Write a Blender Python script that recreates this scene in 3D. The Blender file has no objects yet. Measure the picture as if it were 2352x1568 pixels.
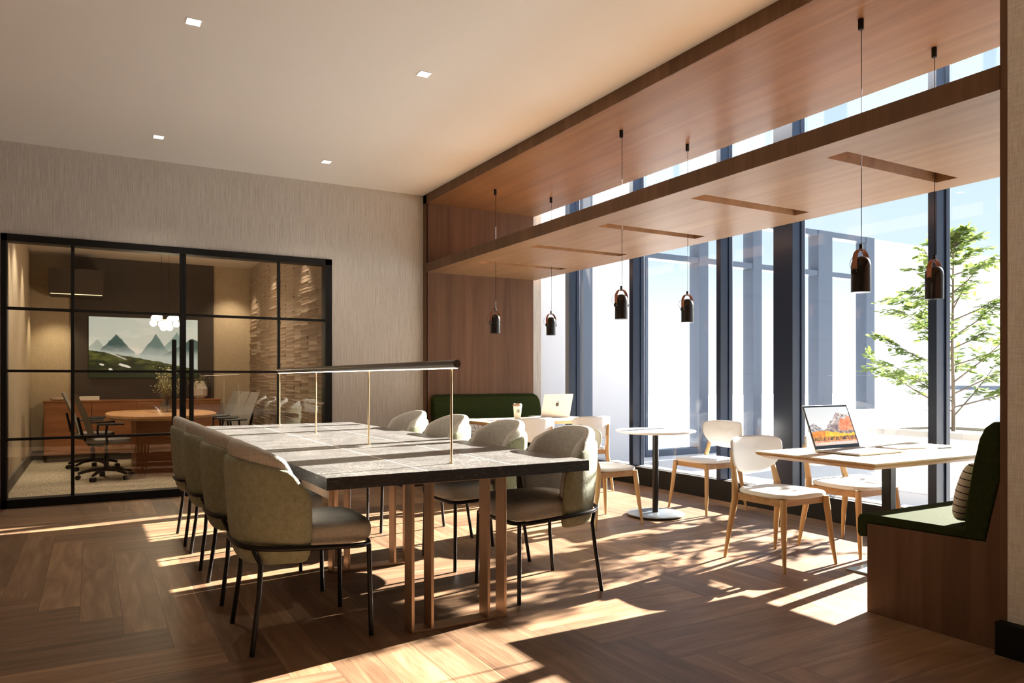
import bpy, math, random
from mathutils import Vector, Matrix
from mathutils import noise as mnoise

# ------------------------------------------------------------------ camera, sky, sun, exposure
sc = bpy.context.scene
F_PX, HORIZON, YAW = 1696.0, 870.0, 29.69
cam_d = bpy.data.cameras.new('camera')
cam = bpy.data.objects.new('camera', cam_d)
sc.collection.objects.link(cam)
cam.location = (0, 0, 1.2)
cam.rotation_euler = (math.radians(90), 0, -math.radians(YAW))
cam_d.sensor_width = 36
cam_d.sensor_fit = 'HORIZONTAL'
cam_d.lens = 36 * F_PX / 2352
cam_d.clip_start = 0.05
cam_d.clip_end = 400
sc.camera = cam
cam_d.shift_y = (784 - HORIZON) / 2352 * -1

sc.view_settings.view_transform = 'Standard'
sc.view_settings.look = 'None'
sc.view_settings.gamma = 1
sc.view_settings.use_curve_mapping = False
sc.view_settings.exposure = 0.8
sc.cycles.use_denoising = True
sc.cycles.max_bounces = 10
sc.cycles.diffuse_bounces = 6
sc.cycles.transparent_max_bounces = 24
sc.cycles.sample_clamp_indirect = 6
sc.cycles.caustics_reflective = False
sc.cycles.caustics_refractive = False

world = bpy.data.worlds.new('world')
sc.world = world
world.use_nodes = True
wn = world.node_tree
wn.nodes.clear()
w_out = wn.nodes.new('ShaderNodeOutputWorld')
w_bg = wn.nodes.new('ShaderNodeBackground')
w_tc = wn.nodes.new('ShaderNodeTexCoord')
w_sep = wn.nodes.new('ShaderNodeSeparateXYZ')
w_ramp = wn.nodes.new('ShaderNodeValToRGB')
w_ramp.color_ramp.elements[0].position = 0.0
w_ramp.color_ramp.elements[0].color = (1.0, 1.0, 1.0, 1)
w_ramp.color_ramp.elements[1].position = 0.9
w_ramp.color_ramp.elements[1].color = (0.18, 0.30, 0.52, 1)
e = w_ramp.color_ramp.elements.new(0.06); e.color = (0.80, 0.86, 0.90, 1)
e = w_ramp.color_ramp.elements.new(0.16); e.color = (0.50, 0.62, 0.72, 1)
e = w_ramp.color_ramp.elements.new(0.38); e.color = (0.38, 0.51, 0.64, 1)
w_noise = wn.nodes.new('ShaderNodeTexNoise')
w_noise.inputs['Scale'].default_value = 3.0
w_noise.inputs['Detail'].default_value = 5
w_cr = wn.nodes.new('ShaderNodeValToRGB')
w_cr.color_ramp.elements[0].position = 0.5
w_cr.color_ramp.elements[1].position = 0.68
w_mix = wn.nodes.new('ShaderNodeMixRGB')
w_mix.inputs[2].default_value = (0.72, 0.74, 0.76, 1)
wn.links.new(w_tc.outputs['Generated'], w_sep.inputs[0])
wn.links.new(w_sep.outputs['Z'], w_ramp.inputs[0])
wn.links.new(w_tc.outputs['Generated'], w_noise.inputs['Vector'])
wn.links.new(w_noise.outputs['Fac'], w_cr.inputs[0])
wn.links.new(w_cr.outputs[0], w_mix.inputs[0])
wn.links.new(w_ramp.outputs[0], w_mix.inputs[1])
wn.links.new(w_mix.outputs[0], w_bg.inputs['Color'])
w_bg.inputs['Strength'].default_value = 0.92
wn.links.new(w_bg.outputs[0], w_out.inputs[0])

SUN_AZ, SUN_EL = math.radians(9.35), math.radians(20.6)
sun_d = bpy.data.lights.new('sun', 'SUN')
sun_d.energy = 38.0
sun_d.angle = math.radians(0.45)
sun_d.color = (1.0, 0.93, 0.82)
sun = bpy.data.objects.new('sun', sun_d)
sc.collection.objects.link(sun)
sdir = Vector((math.cos(SUN_EL) * math.cos(SUN_AZ), math.cos(SUN_EL) * math.sin(SUN_AZ), math.sin(SUN_EL)))
sun.rotation_euler = sdir.to_track_quat('Z', 'Y').to_euler()
sun.location = (14, 6, 6)

RND = random.Random(7)
PI = math.pi
COL = sc.collection.objects

# ------------------------------------------------------------------ mesh helpers
class MB:
    def __init__(s):
        s.v = []; s.f = []
    def add(s, verts, faces):
        k = len(s.v)
        s.v += [tuple(v) for v in verts]
        s.f += [tuple(k + i for i in f) for f in faces]
        return s
    def box(s, x0, y0, z0, x1, y1, z1):
        x0, x1 = sorted((x0, x1)); y0, y1 = sorted((y0, y1)); z0, z1 = sorted((z0, z1))
        v = [(x0, y0, z0), (x1, y0, z0), (x1, y1, z0), (x0, y1, z0), (x0, y0, z1), (x1, y0, z1), (x1, y1, z1), (x0, y1, z1)]
        return s.add(v, [(0, 3, 2, 1), (4, 5, 6, 7), (0, 1, 5, 4), (1, 2, 6, 5), (2, 3, 7, 6), (3, 0, 4, 7)])
    def loft(s, loops, cap=True, ring=False):
        n = len(loops[0]); k = len(s.v)
        for L in loops:
            s.v += [tuple(p) for p in L]
        m = len(loops)
        for i in range(m if ring else m - 1):
            a = k + i * n; b = k + ((i + 1) % m) * n
            for j in range(n):
                j2 = (j + 1) % n
                s.f.append((a + j, a + j2, b + j2, b + j))
        if cap and not ring:
            s.f.append(tuple(k + j for j in reversed(range(n))))
            s.f.append(tuple(k + (m - 1) * n + j for j in range(n)))
        return s
    def tube(s, pts, r, n=10, closed=False, squash=None):
        pts = [Vector(p) for p in pts]; m = len(pts)
        rr = r if isinstance(r, (list, tuple)) else [r] * m
        loops = []; up = None
        for i, p in enumerate(pts):
            if closed:
                t = pts[(i + 1) % m] - pts[i - 1]
            else:
                t = pts[min(i + 1, m - 1)] - pts[max(i - 1, 0)]
            t.normalize()
            if up is None:
                up = Vector((0, 0, 1)) if abs(t.z) < 0.9 else Vector((1, 0, 0))
            side = t.cross(up).normalized(); up = side.cross(t).normalized()
            a, b = (1, 1) if squash is None else squash
            loops.append([p + side * (math.cos(2 * PI * j / n) * rr[i] * a) + up * (math.sin(2 * PI * j / n) * rr[i] * b) for j in range(n)])
        return s.loft(loops, ring=closed)
    def lathe(s, prof, n=32, c=(0, 0, 0)):
        loops = []
        for r, z in prof:
            loops.append([(c[0] + r * math.cos(2 * PI * j / n), c[1] + r * math.sin(2 * PI * j / n), c[2] + z) for j in range(n)])
        return s.loft(loops)
    def prism(s, poly, axis, a, b):
        def P(p, t):
            return {'x': (t, p[0], p[1]), 'y': (p[0], t, p[1]), 'z': (p[0], p[1], t)}[axis]
        return s.loft([[P(p, a) for p in poly], [P(p, b) for p in poly]])
    def sphere(s, c, r, n=16, m=10, sq=(1, 1, 1)):
        loops = []
        for i in range(m + 1):
            ph = -PI / 2 + PI * (0.02 + 0.96 * i / m)
            loops.append([(c[0] + r * sq[0] * math.cos(ph) * math.cos(2 * PI * j / n), c[1] + r * sq[1] * math.cos(ph) * math.sin(2 * PI * j / n), c[2] + r * sq[2] * math.sin(ph)) for j in range(n)])
        return s.loft(loops)

def ob(name, mb, mat, parent=None, smooth=None, bevel=0, sub=0, seg=2):
    me = bpy.data.meshes.new(name)
    me.from_pydata(mb.v, [], mb.f)
    me.validate(); me.update()
    import bmesh
    bm = bmesh.new(); bm.from_mesh(me)
    bmesh.ops.recalc_face_normals(bm, faces=bm.faces)
    bm.to_mesh(me); bm.free()
    if mat: me.materials.append(mat)
    o = bpy.data.objects.new(name, me)
    COL.link(o)
    if parent: o.parent = parent
    if bevel:
        m = o.modifiers.new('bevel', 'BEVEL'); m.width = bevel; m.segments = seg; m.limit_method = 'ANGLE'; m.angle_limit = math.radians(40)
        m.harden_normals = False
    if sub:
        m = o.modifiers.new('sub', 'SUBSURF'); m.levels = sub; m.render_levels = sub
    if smooth or sub:
        me.polygons.foreach_set('use_smooth', [True] * len(me.polygons))
        if not sub: me.set_sharp_from_angle(angle=math.radians(smooth if smooth and smooth is not True else 40))
    return o

def thing(name, label, cat, loc=(0, 0, 0), rz=0, group=None):
    o = bpy.data.objects.new(name, None); COL.link(o)
    o.empty_display_size = 0.1
    o.location = loc; o.rotation_euler = (0, 0, rz); o['label'] = label; o['category'] = cat
    if group: o['group'] = group
    return o
def tag(o, label, cat, group=None, loc=None, rz=None):
    o['label'] = label; o['category'] = cat
    if group: o['group'] = group
    if loc: o.location = loc
    if rz is not None: o.rotation_euler = (0, 0, rz)
    return o
def struct(name, mb, mat, **k):
    o = ob(name, mb, mat, **k); o['kind'] = 'structure'; return o
def sempty(name):
    o = bpy.data.objects.new(name, None); COL.link(o); o['kind'] = 'structure'; return o
def dup(root, label, loc, rz, group=None):
    r = root.copy(); COL.link(r); r.location = loc; r.rotation_euler = (0, 0, rz); r['label'] = label
    if group: r['group'] = group
    for ch in list(root.children):
        c = ch.copy(); COL.link(c); c.parent = r
        for g in list(ch.children):
            d = g.copy(); COL.link(d); d.parent = c
    return r

# ------------------------------------------------------------------ materials
class NT:
    def __init__(s, name):
        s.m = bpy.data.materials.new(name); s.m.use_nodes = True
        s.t = s.m.node_tree; s.b = s.t.nodes['Principled BSDF']
        s.b.inputs['Specular IOR Level'].default_value = 0.4
    def n(s, typ, **k):
        x = s.t.nodes.new('ShaderNode' + typ)
        for a, v in k.items(): setattr(x, a, v)
        return x
    def put(s, sock, v):
        if hasattr(v, 'links') or isinstance(v, bpy.types.NodeSocket): s.t.links.new(v, sock)
        elif v is not None: sock.default_value = v
    def math(s, op, a, b=None, c=None):
        x = s.n('Math', operation=op)
        s.put(x.inputs[0], a)
        if b is not None: s.put(x.inputs[1], b)
        if c is not None: s.put(x.inputs[2], c)
        return x.outputs[0]
    def mix(s, f, a, b, mode='MIX'):
        x = s.n('MixRGB', blend_type=mode)
        s.put(x.inputs[0], f); s.put(x.inputs[1], a); s.put(x.inputs[2], b)
        return x.outputs[0]
    def pos(s, scale=(1, 1, 1), coord='Object', loc=(0, 0, 0)):
        tc = s.n('TexCoord'); mp = s.n('Mapping')
        s.t.links.new(tc.outputs[coord], mp.inputs[0]); mp.inputs['Scale'].default_value = scale; mp.inputs['Location'].default_value = loc
        return mp.outputs[0]
    def noise(s, vec, scale=5, detail=4, rough=0.55, dist=0):
        x = s.n('TexNoise'); s.put(x.inputs['Vector'], vec); x.inputs['Scale'].default_value = scale
        x.inputs['Detail'].default_value = detail; x.inputs['Roughness'].default_value = rough; x.inputs['Distortion'].default_value = dist
        return x.outputs['Fac']
    def ramp(s, f, stops):
        x = s.n('ValToRGB'); s.put(x.inputs[0], f); r = x.color_ramp
        r.elements[0].position = stops[0][0]; r.elements[0].color = (*stops[0][1], 1)
        r.elements[1].position = stops[-1][0]; r.elements[1].color = (*stops[-1][1], 1)
        for p, c in stops[1:-1]:
            e = r.elements.new(p); e.color = (*c, 1)
        return x.outputs[0]
    def color(s, v): s.put(s.b.inputs['Base Color'], v if not isinstance(v, tuple) or len(v) == 4 else (*v, 1)); return s
    def rough(s, v): s.put(s.b.inputs['Roughness'], v); return s
    def bump(s, h, strength=0.2, dist=0.01):
        x = s.n('Bump'); s.put(x.inputs['Height'], h); x.inputs['Strength'].default_value = strength; x.inputs['Distance'].default_value = dist
        s.t.links.new(x.outputs[0], s.b.inputs['Normal']); return s

def plain(name, col, rough=0.5, metal=0, spec=0.4, noise_amt=0.0, bump=0, bscale=200):
    m = NT(name)
    if noise_amt:
        f = m.noise(m.pos(), 6, 4)
        m.color(m.mix(f, tuple([*[c * (1 - noise_amt) for c in col], 1]), tuple([*[min(1, c * (1 + noise_amt)) for c in col], 1])))
    else: m.color(col)
    m.rough(rough); m.b.inputs['Metallic'].default_value = metal; m.b.inputs['Specular IOR Level'].default_value = spec
    if bump: m.bump(m.noise(m.pos(), bscale, 3), bump, 0.003)
    return m.m
def emit(name, col, strength, base=(0.8, 0.8, 0.8)):
    m = NT(name); m.color(base); m.b.inputs['Emission Color'].default_value = (*col, 1); m.b.inputs['Emission Strength'].default_value = strength
    return m.m

def wood(name, dark, light, grain_axis, plank=None, plank_axis=None, rough=0.45, contrast=1.0, fine=1.0):
    """grain runs along grain_axis; optional planks of a width across plank_axis"""
    m = NT(name)
    ax = 'xyz'.index(grain_axis)
    sc1 = [9 * fine] * 3; sc1[ax] = 0.55 * fine
    sc2 = [60 * fine] * 3; sc2[ax] = 2.0 * fine
    v1 = m.pos(tuple(sc1)); v2 = m.pos(tuple(sc2))
    rnd = None
    if plank:
        tc = m.n('TexCoord'); sp = m.n('SeparateXYZ'); m.t.links.new(tc.outputs['Object'], sp.inputs[0])
        u = m.math('DIVIDE', sp.outputs['xyz'.index(plank_axis)], plank)
        wn_ = m.n('TexWhiteNoise', noise_dimensions='1D'); m.put(wn_.inputs['W'], m.math('FLOOR', u)); rnd = wn_.outputs['Value']
        cmb = m.n('CombineXYZ')
        for k in range(3): m.put(cmb.inputs[k], m.math('MULTIPLY', rnd, 37.0 + k * 11))
        def sh(v):
            a = m.n('VectorMath', operation='ADD'); m.t.links.new(v, a.inputs[0]); m.t.links.new(cmb.outputs[0], a.inputs[1]); return a.outputs[0]
        v1, v2 = sh(v1), sh(v2)
    n1 = m.noise(v1, 1, 5, 0.55, 0.6); n2 = m.noise(v2, 1, 4, 0.6, 0.2)
    f = m.math('ADD', m.math('MULTIPLY', n1, 0.7), m.math('MULTIPLY', n2, 0.3))
    mid = tuple((a + b) / 2 for a, b in zip(dark, light))
    d = 0.16 / contrast
    c = m.ramp(f, [(0.5 - d, dark), (0.5, mid), (0.5 + d, light)])
    if rnd is not None:
        c = m.mix(1.0, c, m.ramp(rnd, [(0, (0.82, 0.80, 0.78)), (1, (1.1, 1.08, 1.05))]), 'MULTIPLY')
    m.color(c); m.rough(m.math('ADD', m.math('MULTIPLY', n2, 0.15), rough - 0.07))
    m.bump(n2, 0.12, 0.002)
    m.b.inputs['Specular IOR Level'].default_value = 0.18
    return m.m

def floor_mat():
    m = NT('herringbone_oak')
    tc = m.n('TexCoord'); sp = m.n('SeparateXYZ'); m.t.links.new(tc.outputs['Object'], sp.inputs[0])
    X, Y = sp.outputs[0], sp.outputs[1]
    WX, WY, N = 0.187, 0.303, 6.0
    u = m.math('DIVIDE', m.math('ADD', X, 0.05), WX); v = m.math('DIVIDE', m.math('SUBTRACT', Y, 4.22), WY)
    i, j = m.math('FLOOR', u), m.math('FLOOR', v)
    d = m.math('FLOORED_MODULO', m.math('ADD', m.math('ADD', i, j), 6.0), 12.0)
    isv = m.math('GREATER_THAN', d, 5.5)
    dv = m.math('SUBTRACT', d, 6.0)
    # horizontal plank
    hi = m.math('SUBTRACT', i, d)
    h_al = m.math('SUBTRACT', u, hi); h_ac = m.math('SUBTRACT', v, j)
    vj = m.math('SUBTRACT', j, dv)
    v_al = m.math('SUBTRACT', v, vj); v_ac = m.math('SUBTRACT', u, i)
    def sel(a, b):  # a if horizontal, b if vertical
        return m.math('ADD', m.math('MULTIPLY', a, m.math('SUBTRACT', 1.0, isv)), m.math('MULTIPLY', b, isv))
    id1 = sel(hi, i); id2 = sel(j, vj)
    cid = m.n('CombineXYZ'); m.put(cid.inputs[0], id1); m.put(cid.inputs[1], id2); m.put(cid.inputs[2], isv)
    wnz = m.n('TexWhiteNoise', noise_dimensions='3D'); m.t.links.new(cid.outputs[0], wnz.inputs['Vector'])
    rnd = wnz.outputs['Value']
    al = sel(m.math('MULTIPLY', h_al, WX), m.math('MULTIPLY', v_al, WY))      # metres along
    ac = sel(m.math('MULTIPLY', h_ac, WY), m.math('MULTIPLY', v_ac, WX))
    gc = m.n('CombineXYZ'); m.put(gc.inputs[0], m.math('ADD', al, m.math('MULTIPLY', rnd, 53.0)))
    m.put(gc.inputs[1], m.math('ADD', m.math('MULTIPLY', ac, 9.0), m.math('MULTIPLY', rnd, 91.0))); m.put(gc.inputs[2], 0.0)
    n1 = m.noise(gc.outputs[0], 1.3, 5, 0.55, 1.2)
    gc2 = m.n('CombineXYZ'); m.put(gc2.inputs[0], m.math('ADD', m.math('MULTIPLY', al, 4.0), m.math('MULTIPLY', rnd, 33.0)))
    m.put(gc2.inputs[1], m.math('MULTIPLY', ac, 90.0)); m.put(gc2.inputs[2], 0.0)
    n2 = m.noise(gc2.outputs[0], 1.0, 4, 0.6, 0.3)
    f = m.math('ADD', m.math('MULTIPLY', n1, 0.72), m.math('MULTIPLY', n2, 0.28))
    c = m.ramp(f, [(0.34, (0.135, 0.074, 0.040)), (0.5, (0.21, 0.123, 0.070)), (0.66, (0.31, 0.198, 0.120))])
    c = m.mix(1.0, c, m.ramp(rnd, [(0, (0.66, 0.64, 0.62)), (0.5, (0.95, 0.94, 0.93)), (1, (1.25, 1.22, 1.16))]), 'MULTIPLY')
    # gaps
    def edge(t, scale, length):
        a = m.math('MINIMUM', t, m.math('SUBTRACT', length, t))
        return m.math('MULTIPLY', a, scale)
    e_h = m.math('MINIMUM', edge(h_al, WX, 6.0), edge(h_ac, WY, 1.0))
    e_v = m.math('MINIMUM', edge(v_al, WY, 6.0), edge(v_ac, WX, 1.0))
    e = sel(e_h, e_v)
    gap = m.math('LESS_THAN', e, 0.0019)
    c = m.mix(m.math('MULTIPLY', gap, 0.75), c, (0.09, 0.045, 0.025, 1))
    m.color(c)
    m.rough(m.math('ADD', 0.36, m.math('MULTIPLY', n2, 0.2)))
    m.b.inputs['Specular IOR Level'].default_value = 0.35
    m.bump(m.math('SUBTRACT', m.math('MULTIPLY', n2, 0.3), gap), 0.15, 0.002)
    return m.m

def grasscloth(name, c1, c2, axis='x'):
    m = NT(name)
    a = m.noise(m.pos((150, 150, 3.0)), 1, 3, 0.6)
    b = m.noise(m.pos((420, 420, 12.0)), 1, 2, 0.6)
    c = m.noise(m.pos((30, 30, 240.0)), 1, 2, 0.5)
    f = m.math('ADD', m.math('MULTIPLY', a, 0.55), m.math('ADD', m.math('MULTIPLY', b, 0.3), m.math('MULTIPLY', c, 0.15)))
    m.color(m.ramp(f, [(0.36, c1), (0.64, c2)])); m.rough(0.85); m.bump(f, 0.35, 0.004)
    return m.m
def linen(name, c1, c2, sc_=260):
    m = NT(name)
    a = m.noise(m.pos((sc_, sc_, 12)), 1, 2, 0.6); b = m.noise(m.pos((14, 14, sc_ * 1.1)), 1, 2, 0.5)
    f = m.math('ADD', m.math('MULTIPLY', a, 0.6), m.math('MULTIPLY', b, 0.4))
    m.color(m.ramp(f, [(0.32, c1), (0.68, c2)])); m.rough(0.85); m.bump(f, 0.4, 0.004)
    return m.m
def fabric(name, c1, c2, scale=180, bump=0.35, big=False):
    m = NT(name)
    a = m.noise(m.pos(), scale, 3, 0.6); b = m.noise(m.pos(), 38 if big else 60, 3, 0.6, 0.6)
    f = m.math('ADD', m.math('MULTIPLY', a, 0.5), m.math('MULTIPLY', b, 0.5))
    m.color(m.ramp(f, [(0.3, c1), (0.7, c2)])); m.rough(0.95); m.b.inputs['Specular IOR Level'].default_value = 0.15
    m.b.inputs['Sheen Weight'].default_value = 0.15
    m.bump(f, bump, 0.006)
    return m.m
def glass_thin(name, tint=(1, 1, 1), refl=1.0, base=0.04):
    m = bpy.data.materials.new(name); m.use_nodes = True; t = m.node_tree; t.nodes.clear()
    o = t.nodes.new('ShaderNodeOutputMaterial'); mx = t.nodes.new('ShaderNodeMixShader')
    tr = t.nodes.new('ShaderNodeBsdfTransparent'); tr.inputs[0].default_value = (*tint, 1)
    gl = t.nodes.new('ShaderNodeBsdfGlossy'); gl.inputs['Roughness'].default_value = 0.0
    lw = t.nodes.new('ShaderNodeLayerWeight'); lw.inputs['Blend'].default_value = 0.5
    pw = t.nodes.new('ShaderNodeMath'); pw.operation = 'POWER'; pw.inputs[1].default_value = 5.0
    ma = t.nodes.new('ShaderNodeMath'); ma.operation = 'MULTIPLY_ADD'; ma.inputs[1].default_value = 0.8 * refl; ma.inputs[2].default_value = base * refl
    t.links.new(lw.outputs['Facing'], pw.inputs[0]); t.links.new(pw.outputs[0], ma.inputs[0]); t.links.new(ma.outputs[0], mx.inputs[0])
    t.links.new(tr.outputs[0], mx.inputs[1]); t.links.new(gl.outputs[0], mx.inputs[2]); t.links.new(mx.outputs[0], o.inputs[0])
    return m
def stone_mat():
    m = NT('granite_top')
    a = m.noise(m.pos((1, 1, 1)), 120, 3, 0.75); b = m.noise(m.pos((30, 90, 30)), 1, 4, 0.6, 1.5); g = m.noise(m.pos(), 5, 3)
    f = m.math('ADD', m.math('MULTIPLY', a, 0.55), m.math('ADD', m.math('MULTIPLY', b, 0.3), m.math('MULTIPLY', g, 0.15)))
    m.color(m.ramp(f, [(0.40, (0.028, 0.027, 0.026)), (0.50, (0.080, 0.076, 0.072)), (0.60, (0.23, 0.218, 0.205))]))
    m.rough(0.42); m.bump(f, 0.5, 0.004); m.b.inputs['Specular IOR Level'].default_value = 0.7
    return m.m
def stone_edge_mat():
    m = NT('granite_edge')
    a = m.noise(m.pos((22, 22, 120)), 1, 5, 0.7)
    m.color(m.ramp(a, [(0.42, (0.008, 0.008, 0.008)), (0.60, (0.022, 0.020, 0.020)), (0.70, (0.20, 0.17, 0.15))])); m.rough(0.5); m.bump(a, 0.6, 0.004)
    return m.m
def leaf_mat(name, c, c2, trans=0.5):
    m = NT(name); oi = m.noise(m.pos(), 3, 2)
    col = m.mix(oi, (*c, 1), (*c2, 1)); m.color(col); m.rough(0.5)
    tl = m.n('BsdfTranslucent'); m.t.links.new(col, tl.inputs[0])
    mx = m.n('MixShader'); mx.inputs[0].default_value = trans
    out = m.t.nodes['Material Output']
    m.t.links.new(m.b.outputs[0], mx.inputs[1]); m.t.links.new(tl.outputs[0], mx.inputs[2]); m.t.links.new(mx.outputs[0], out.inputs[0])
    return m.m
def stripes(name, base, line, axis, period, width, other=None):
    m = NT(name); tc = m.n('TexCoord'); sp = m.n('SeparateXYZ'); m.t.links.new(tc.outputs['Object'], sp.inputs[0])
    def ln(ax, per, wd):
        t = m.math('FRACT', m.math('DIVIDE', sp.outputs['xyz'.index(ax)], per)); return m.math('LESS_THAN', t, wd / per)
    f = ln(axis, period, width)
    if other: f = m.math('MAXIMUM', f, ln(*other))
    m.color(m.mix(f, (*base, 1), (*line, 1))); m.rough(0.9)
    m.bump(m.noise(m.pos(), 300, 2), 0.3, 0.002)
    return m.m
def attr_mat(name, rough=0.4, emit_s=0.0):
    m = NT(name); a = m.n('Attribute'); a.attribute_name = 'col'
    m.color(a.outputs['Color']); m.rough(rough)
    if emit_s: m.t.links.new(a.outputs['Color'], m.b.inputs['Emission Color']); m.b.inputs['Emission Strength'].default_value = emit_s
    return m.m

M = {}
M['floor'] = floor_mat()
M['ceiling'] = plain('ceiling_paint', (0.82, 0.825, 0.82), 0.9, noise_amt=0.012)
M['wall'] = grasscloth('grasscloth', (0.36, 0.33, 0.295), (0.60, 0.565, 0.52))
M['wall_r'] = linen('linen_wall', (0.62, 0.57, 0.50), (0.95, 0.91, 0.84))
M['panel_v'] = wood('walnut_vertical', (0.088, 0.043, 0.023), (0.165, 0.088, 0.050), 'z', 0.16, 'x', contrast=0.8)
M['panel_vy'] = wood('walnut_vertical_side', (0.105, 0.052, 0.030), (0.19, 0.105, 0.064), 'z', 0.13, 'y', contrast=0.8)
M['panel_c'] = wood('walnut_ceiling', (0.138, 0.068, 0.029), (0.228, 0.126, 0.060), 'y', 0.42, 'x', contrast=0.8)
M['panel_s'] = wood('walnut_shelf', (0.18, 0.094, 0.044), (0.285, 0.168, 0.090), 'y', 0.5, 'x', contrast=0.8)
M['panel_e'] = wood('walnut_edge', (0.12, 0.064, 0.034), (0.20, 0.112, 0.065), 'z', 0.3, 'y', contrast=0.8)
M['black'] = plain('black_metal', (0.006, 0.0055, 0.005), 0.6, 0.0, 0.2)
M['leg_black'] = plain('black_steel', (0.010, 0.009, 0.009), 0.38, 0.5, 0.5)
M['mullion'] = plain('anthracite_metal', (0.008, 0.017, 0.040), 0.38, 0.0, 0.35)
M['kick'] = plain('anthracite_kick', (0.010, 0.010, 0.010), 0.6, 0.0, 0.25)
M['ext_frame'] = plain('exterior_frame', (0.075, 0.10, 0.145), 0.4, 0.2, 0.5)
M['ext_white'] = plain('white_render', (0.64, 0.65, 0.69), 0.9, noise_amt=0.02)
M['paving'] = plain('pale_paving', (0.74, 0.74, 0.75), 0.9, noise_amt=0.03)
M['ext_stone'] = plain('grey_stone', (0.36, 0.35, 0.33), 0.8, noise_amt=0.1)
M['kerb'] = plain('dark_kerb', (0.10, 0.11, 0.14), 0.7)
M['glass'] = glass_thin('window_glass', (0.985, 0.99, 0.995), 0.35)
M['glass_in'] = glass_thin('partition_glass', (0.97, 0.97, 0.965), 0.9, 0.035)
M['glass_vase'] = glass_thin('vase_glass', (0.80, 0.80, 0.78), 1.5, 0.08)
M['granite'] = stone_mat(); M['granite_e'] = stone_edge_mat()
M['brass'] = plain('brushed_brass', (0.72, 0.55, 0.33), 0.28, 0.9)
M['inlay'] = plain('pale_inlay', (0.74, 0.66, 0.52), 0.45, 0.3)
M['bronze'] = plain('copper_bronze', (0.52, 0.36, 0.25), 0.38, 0.85)
M['olive'] = fabric('olive_boucle', (0.19, 0.203, 0.137), (0.37, 0.382, 0.28), 220, 0.9, True)
M['cream'] = linen('cream_linen', (0.38, 0.365, 0.33), (0.58, 0.56, 0.52), 200)
M['white_up'] = plain('white_leather', (0.78, 0.79, 0.79), 0.5, noise_amt=0.01)
M['ash'] = wood('ash_wood', (0.40, 0.235, 0.11), (0.60, 0.40, 0.21), 'z', rough=0.5, fine=1.3)
M['ash_flat'] = wood('ash_wood_apron', (0.36, 0.20, 0.10), (0.56, 0.36, 0.19), 'y', rough=0.5, fine=1.3)
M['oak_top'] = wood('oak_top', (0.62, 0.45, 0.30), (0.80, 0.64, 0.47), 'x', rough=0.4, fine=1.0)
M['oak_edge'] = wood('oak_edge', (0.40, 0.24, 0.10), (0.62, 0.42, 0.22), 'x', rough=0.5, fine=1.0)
M['white_top'] = plain('white_laminate', (0.80, 0.80, 0.80), 0.35)
M['steel_base'] = plain('brushed_steel', (0.32, 0.35, 0.38), 0.30, 0.8)
M['green'] = fabric('green_velvet', (0.017, 0.024, 0.008), (0.036, 0.048, 0.015), 200, 0.12)
M['green'].node_tree.nodes['Principled BSDF'].inputs['Sheen Weight'].default_value = 0
M['green'].node_tree.nodes['Principled BSDF'].inputs['Specular IOR Level'].default_value = 0.04
M['pillow'] = stripes('striped_linen', (0.72, 0.67, 0.60), (0.012, 0.010, 0.008), 'z', 0.033, 0.0045)
M['pillow2'] = stripes('lattice_linen', (0.70, 0.66, 0.60), (0.012, 0.010, 0.008), 'z', 0.05, 0.005, ('x', 0.06, 0.006))
M['dark_bronze'] = plain('dark_bronze', (0.075, 0.058, 0.046), 0.4, 0.3)
M['leather'] = plain('tan_leather', (0.30, 0.115, 0.055), 0.5)
M['lamp_black'] = plain('gloss_black', (0.012, 0.010, 0.009), 0.22, 0.2, 0.6)
M['lamp_white'] = plain('lamp_inner_white', (0.8, 0.8, 0.78), 0.5)
M['alu'] = plain('aluminium', (0.46, 0.45, 0.445), 0.45, 0.3)
M['bezel'] = plain('screen_bezel', (0.008, 0.008, 0.009), 0.2)
M['paper'] = plain('paper', (0.82, 0.81, 0.80), 0.7)
M['pen'] = plain('pen_black', (0.01, 0.01, 0.01), 0.3)
M['cup'] = plain('cup_paper', (0.80, 0.76, 0.70), 0.6)
M['cup_lid'] = plain('cup_lid', (0.38, 0.27, 0.19), 0.45)
M['logo_green'] = plain('dark_green_print', (0.03, 0.06, 0.04), 0.6)
M['led'] = emit('led_warm', (1.0, 0.80, 0.52), 9.0)
M['reflection_glow'] = emit('reflection_glow', (1.0, 0.72, 0.36), 1.0)  # glow of a line reflected in the partition glass, no real lamp
M['downlight'] = emit('downlight_glow', (1.0, 0.95, 0.86), 7.0)
M['globe'] = emit('globe_glow', (1.0, 0.82, 0.56), 9.0)
M['trimwhite'] = plain('downlight_trim', (0.72, 0.70, 0.67), 0.6)
M['room_wall'] = linen('meeting_wall', (0.40, 0.32, 0.215), (0.52, 0.43, 0.31), 160)
M['room_ceil'] = plain('meeting_ceiling', (0.62, 0.55, 0.46), 0.9)
M['dark_wall'] = plain('dark_panel', (0.050, 0.038, 0.031), 0.6, noise_amt=0.08)
M['tile3d'] = plain('relief_tile', (0.36, 0.28, 0.21), 0.75, noise_amt=0.12, bump=0.2, bscale=80)
M['carpet'] = None
mc = NT('loop_carpet'); fa = mc.noise(mc.pos((160, 9, 20)), 1, 2, 0.6); fb = mc.noise(mc.pos((20, 120, 20)), 1, 2, 0.6)
ff = mc.math('ADD', mc.math('MULTIPLY', fa, 0.6), mc.math('MULTIPLY', fb, 0.4))
mc.color(mc.ramp(ff, [(0.38, (0.19, 0.15, 0.095)), (0.62, (0.56, 0.48, 0.35))])).rough(0.95).bump(ff, 0.5, 0.01); M['carpet'] = mc.m
M['cherry'] = wood('cherry_wood', (0.20, 0.075, 0.03), (0.34, 0.15, 0.065), 'x', rough=0.4)
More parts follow.
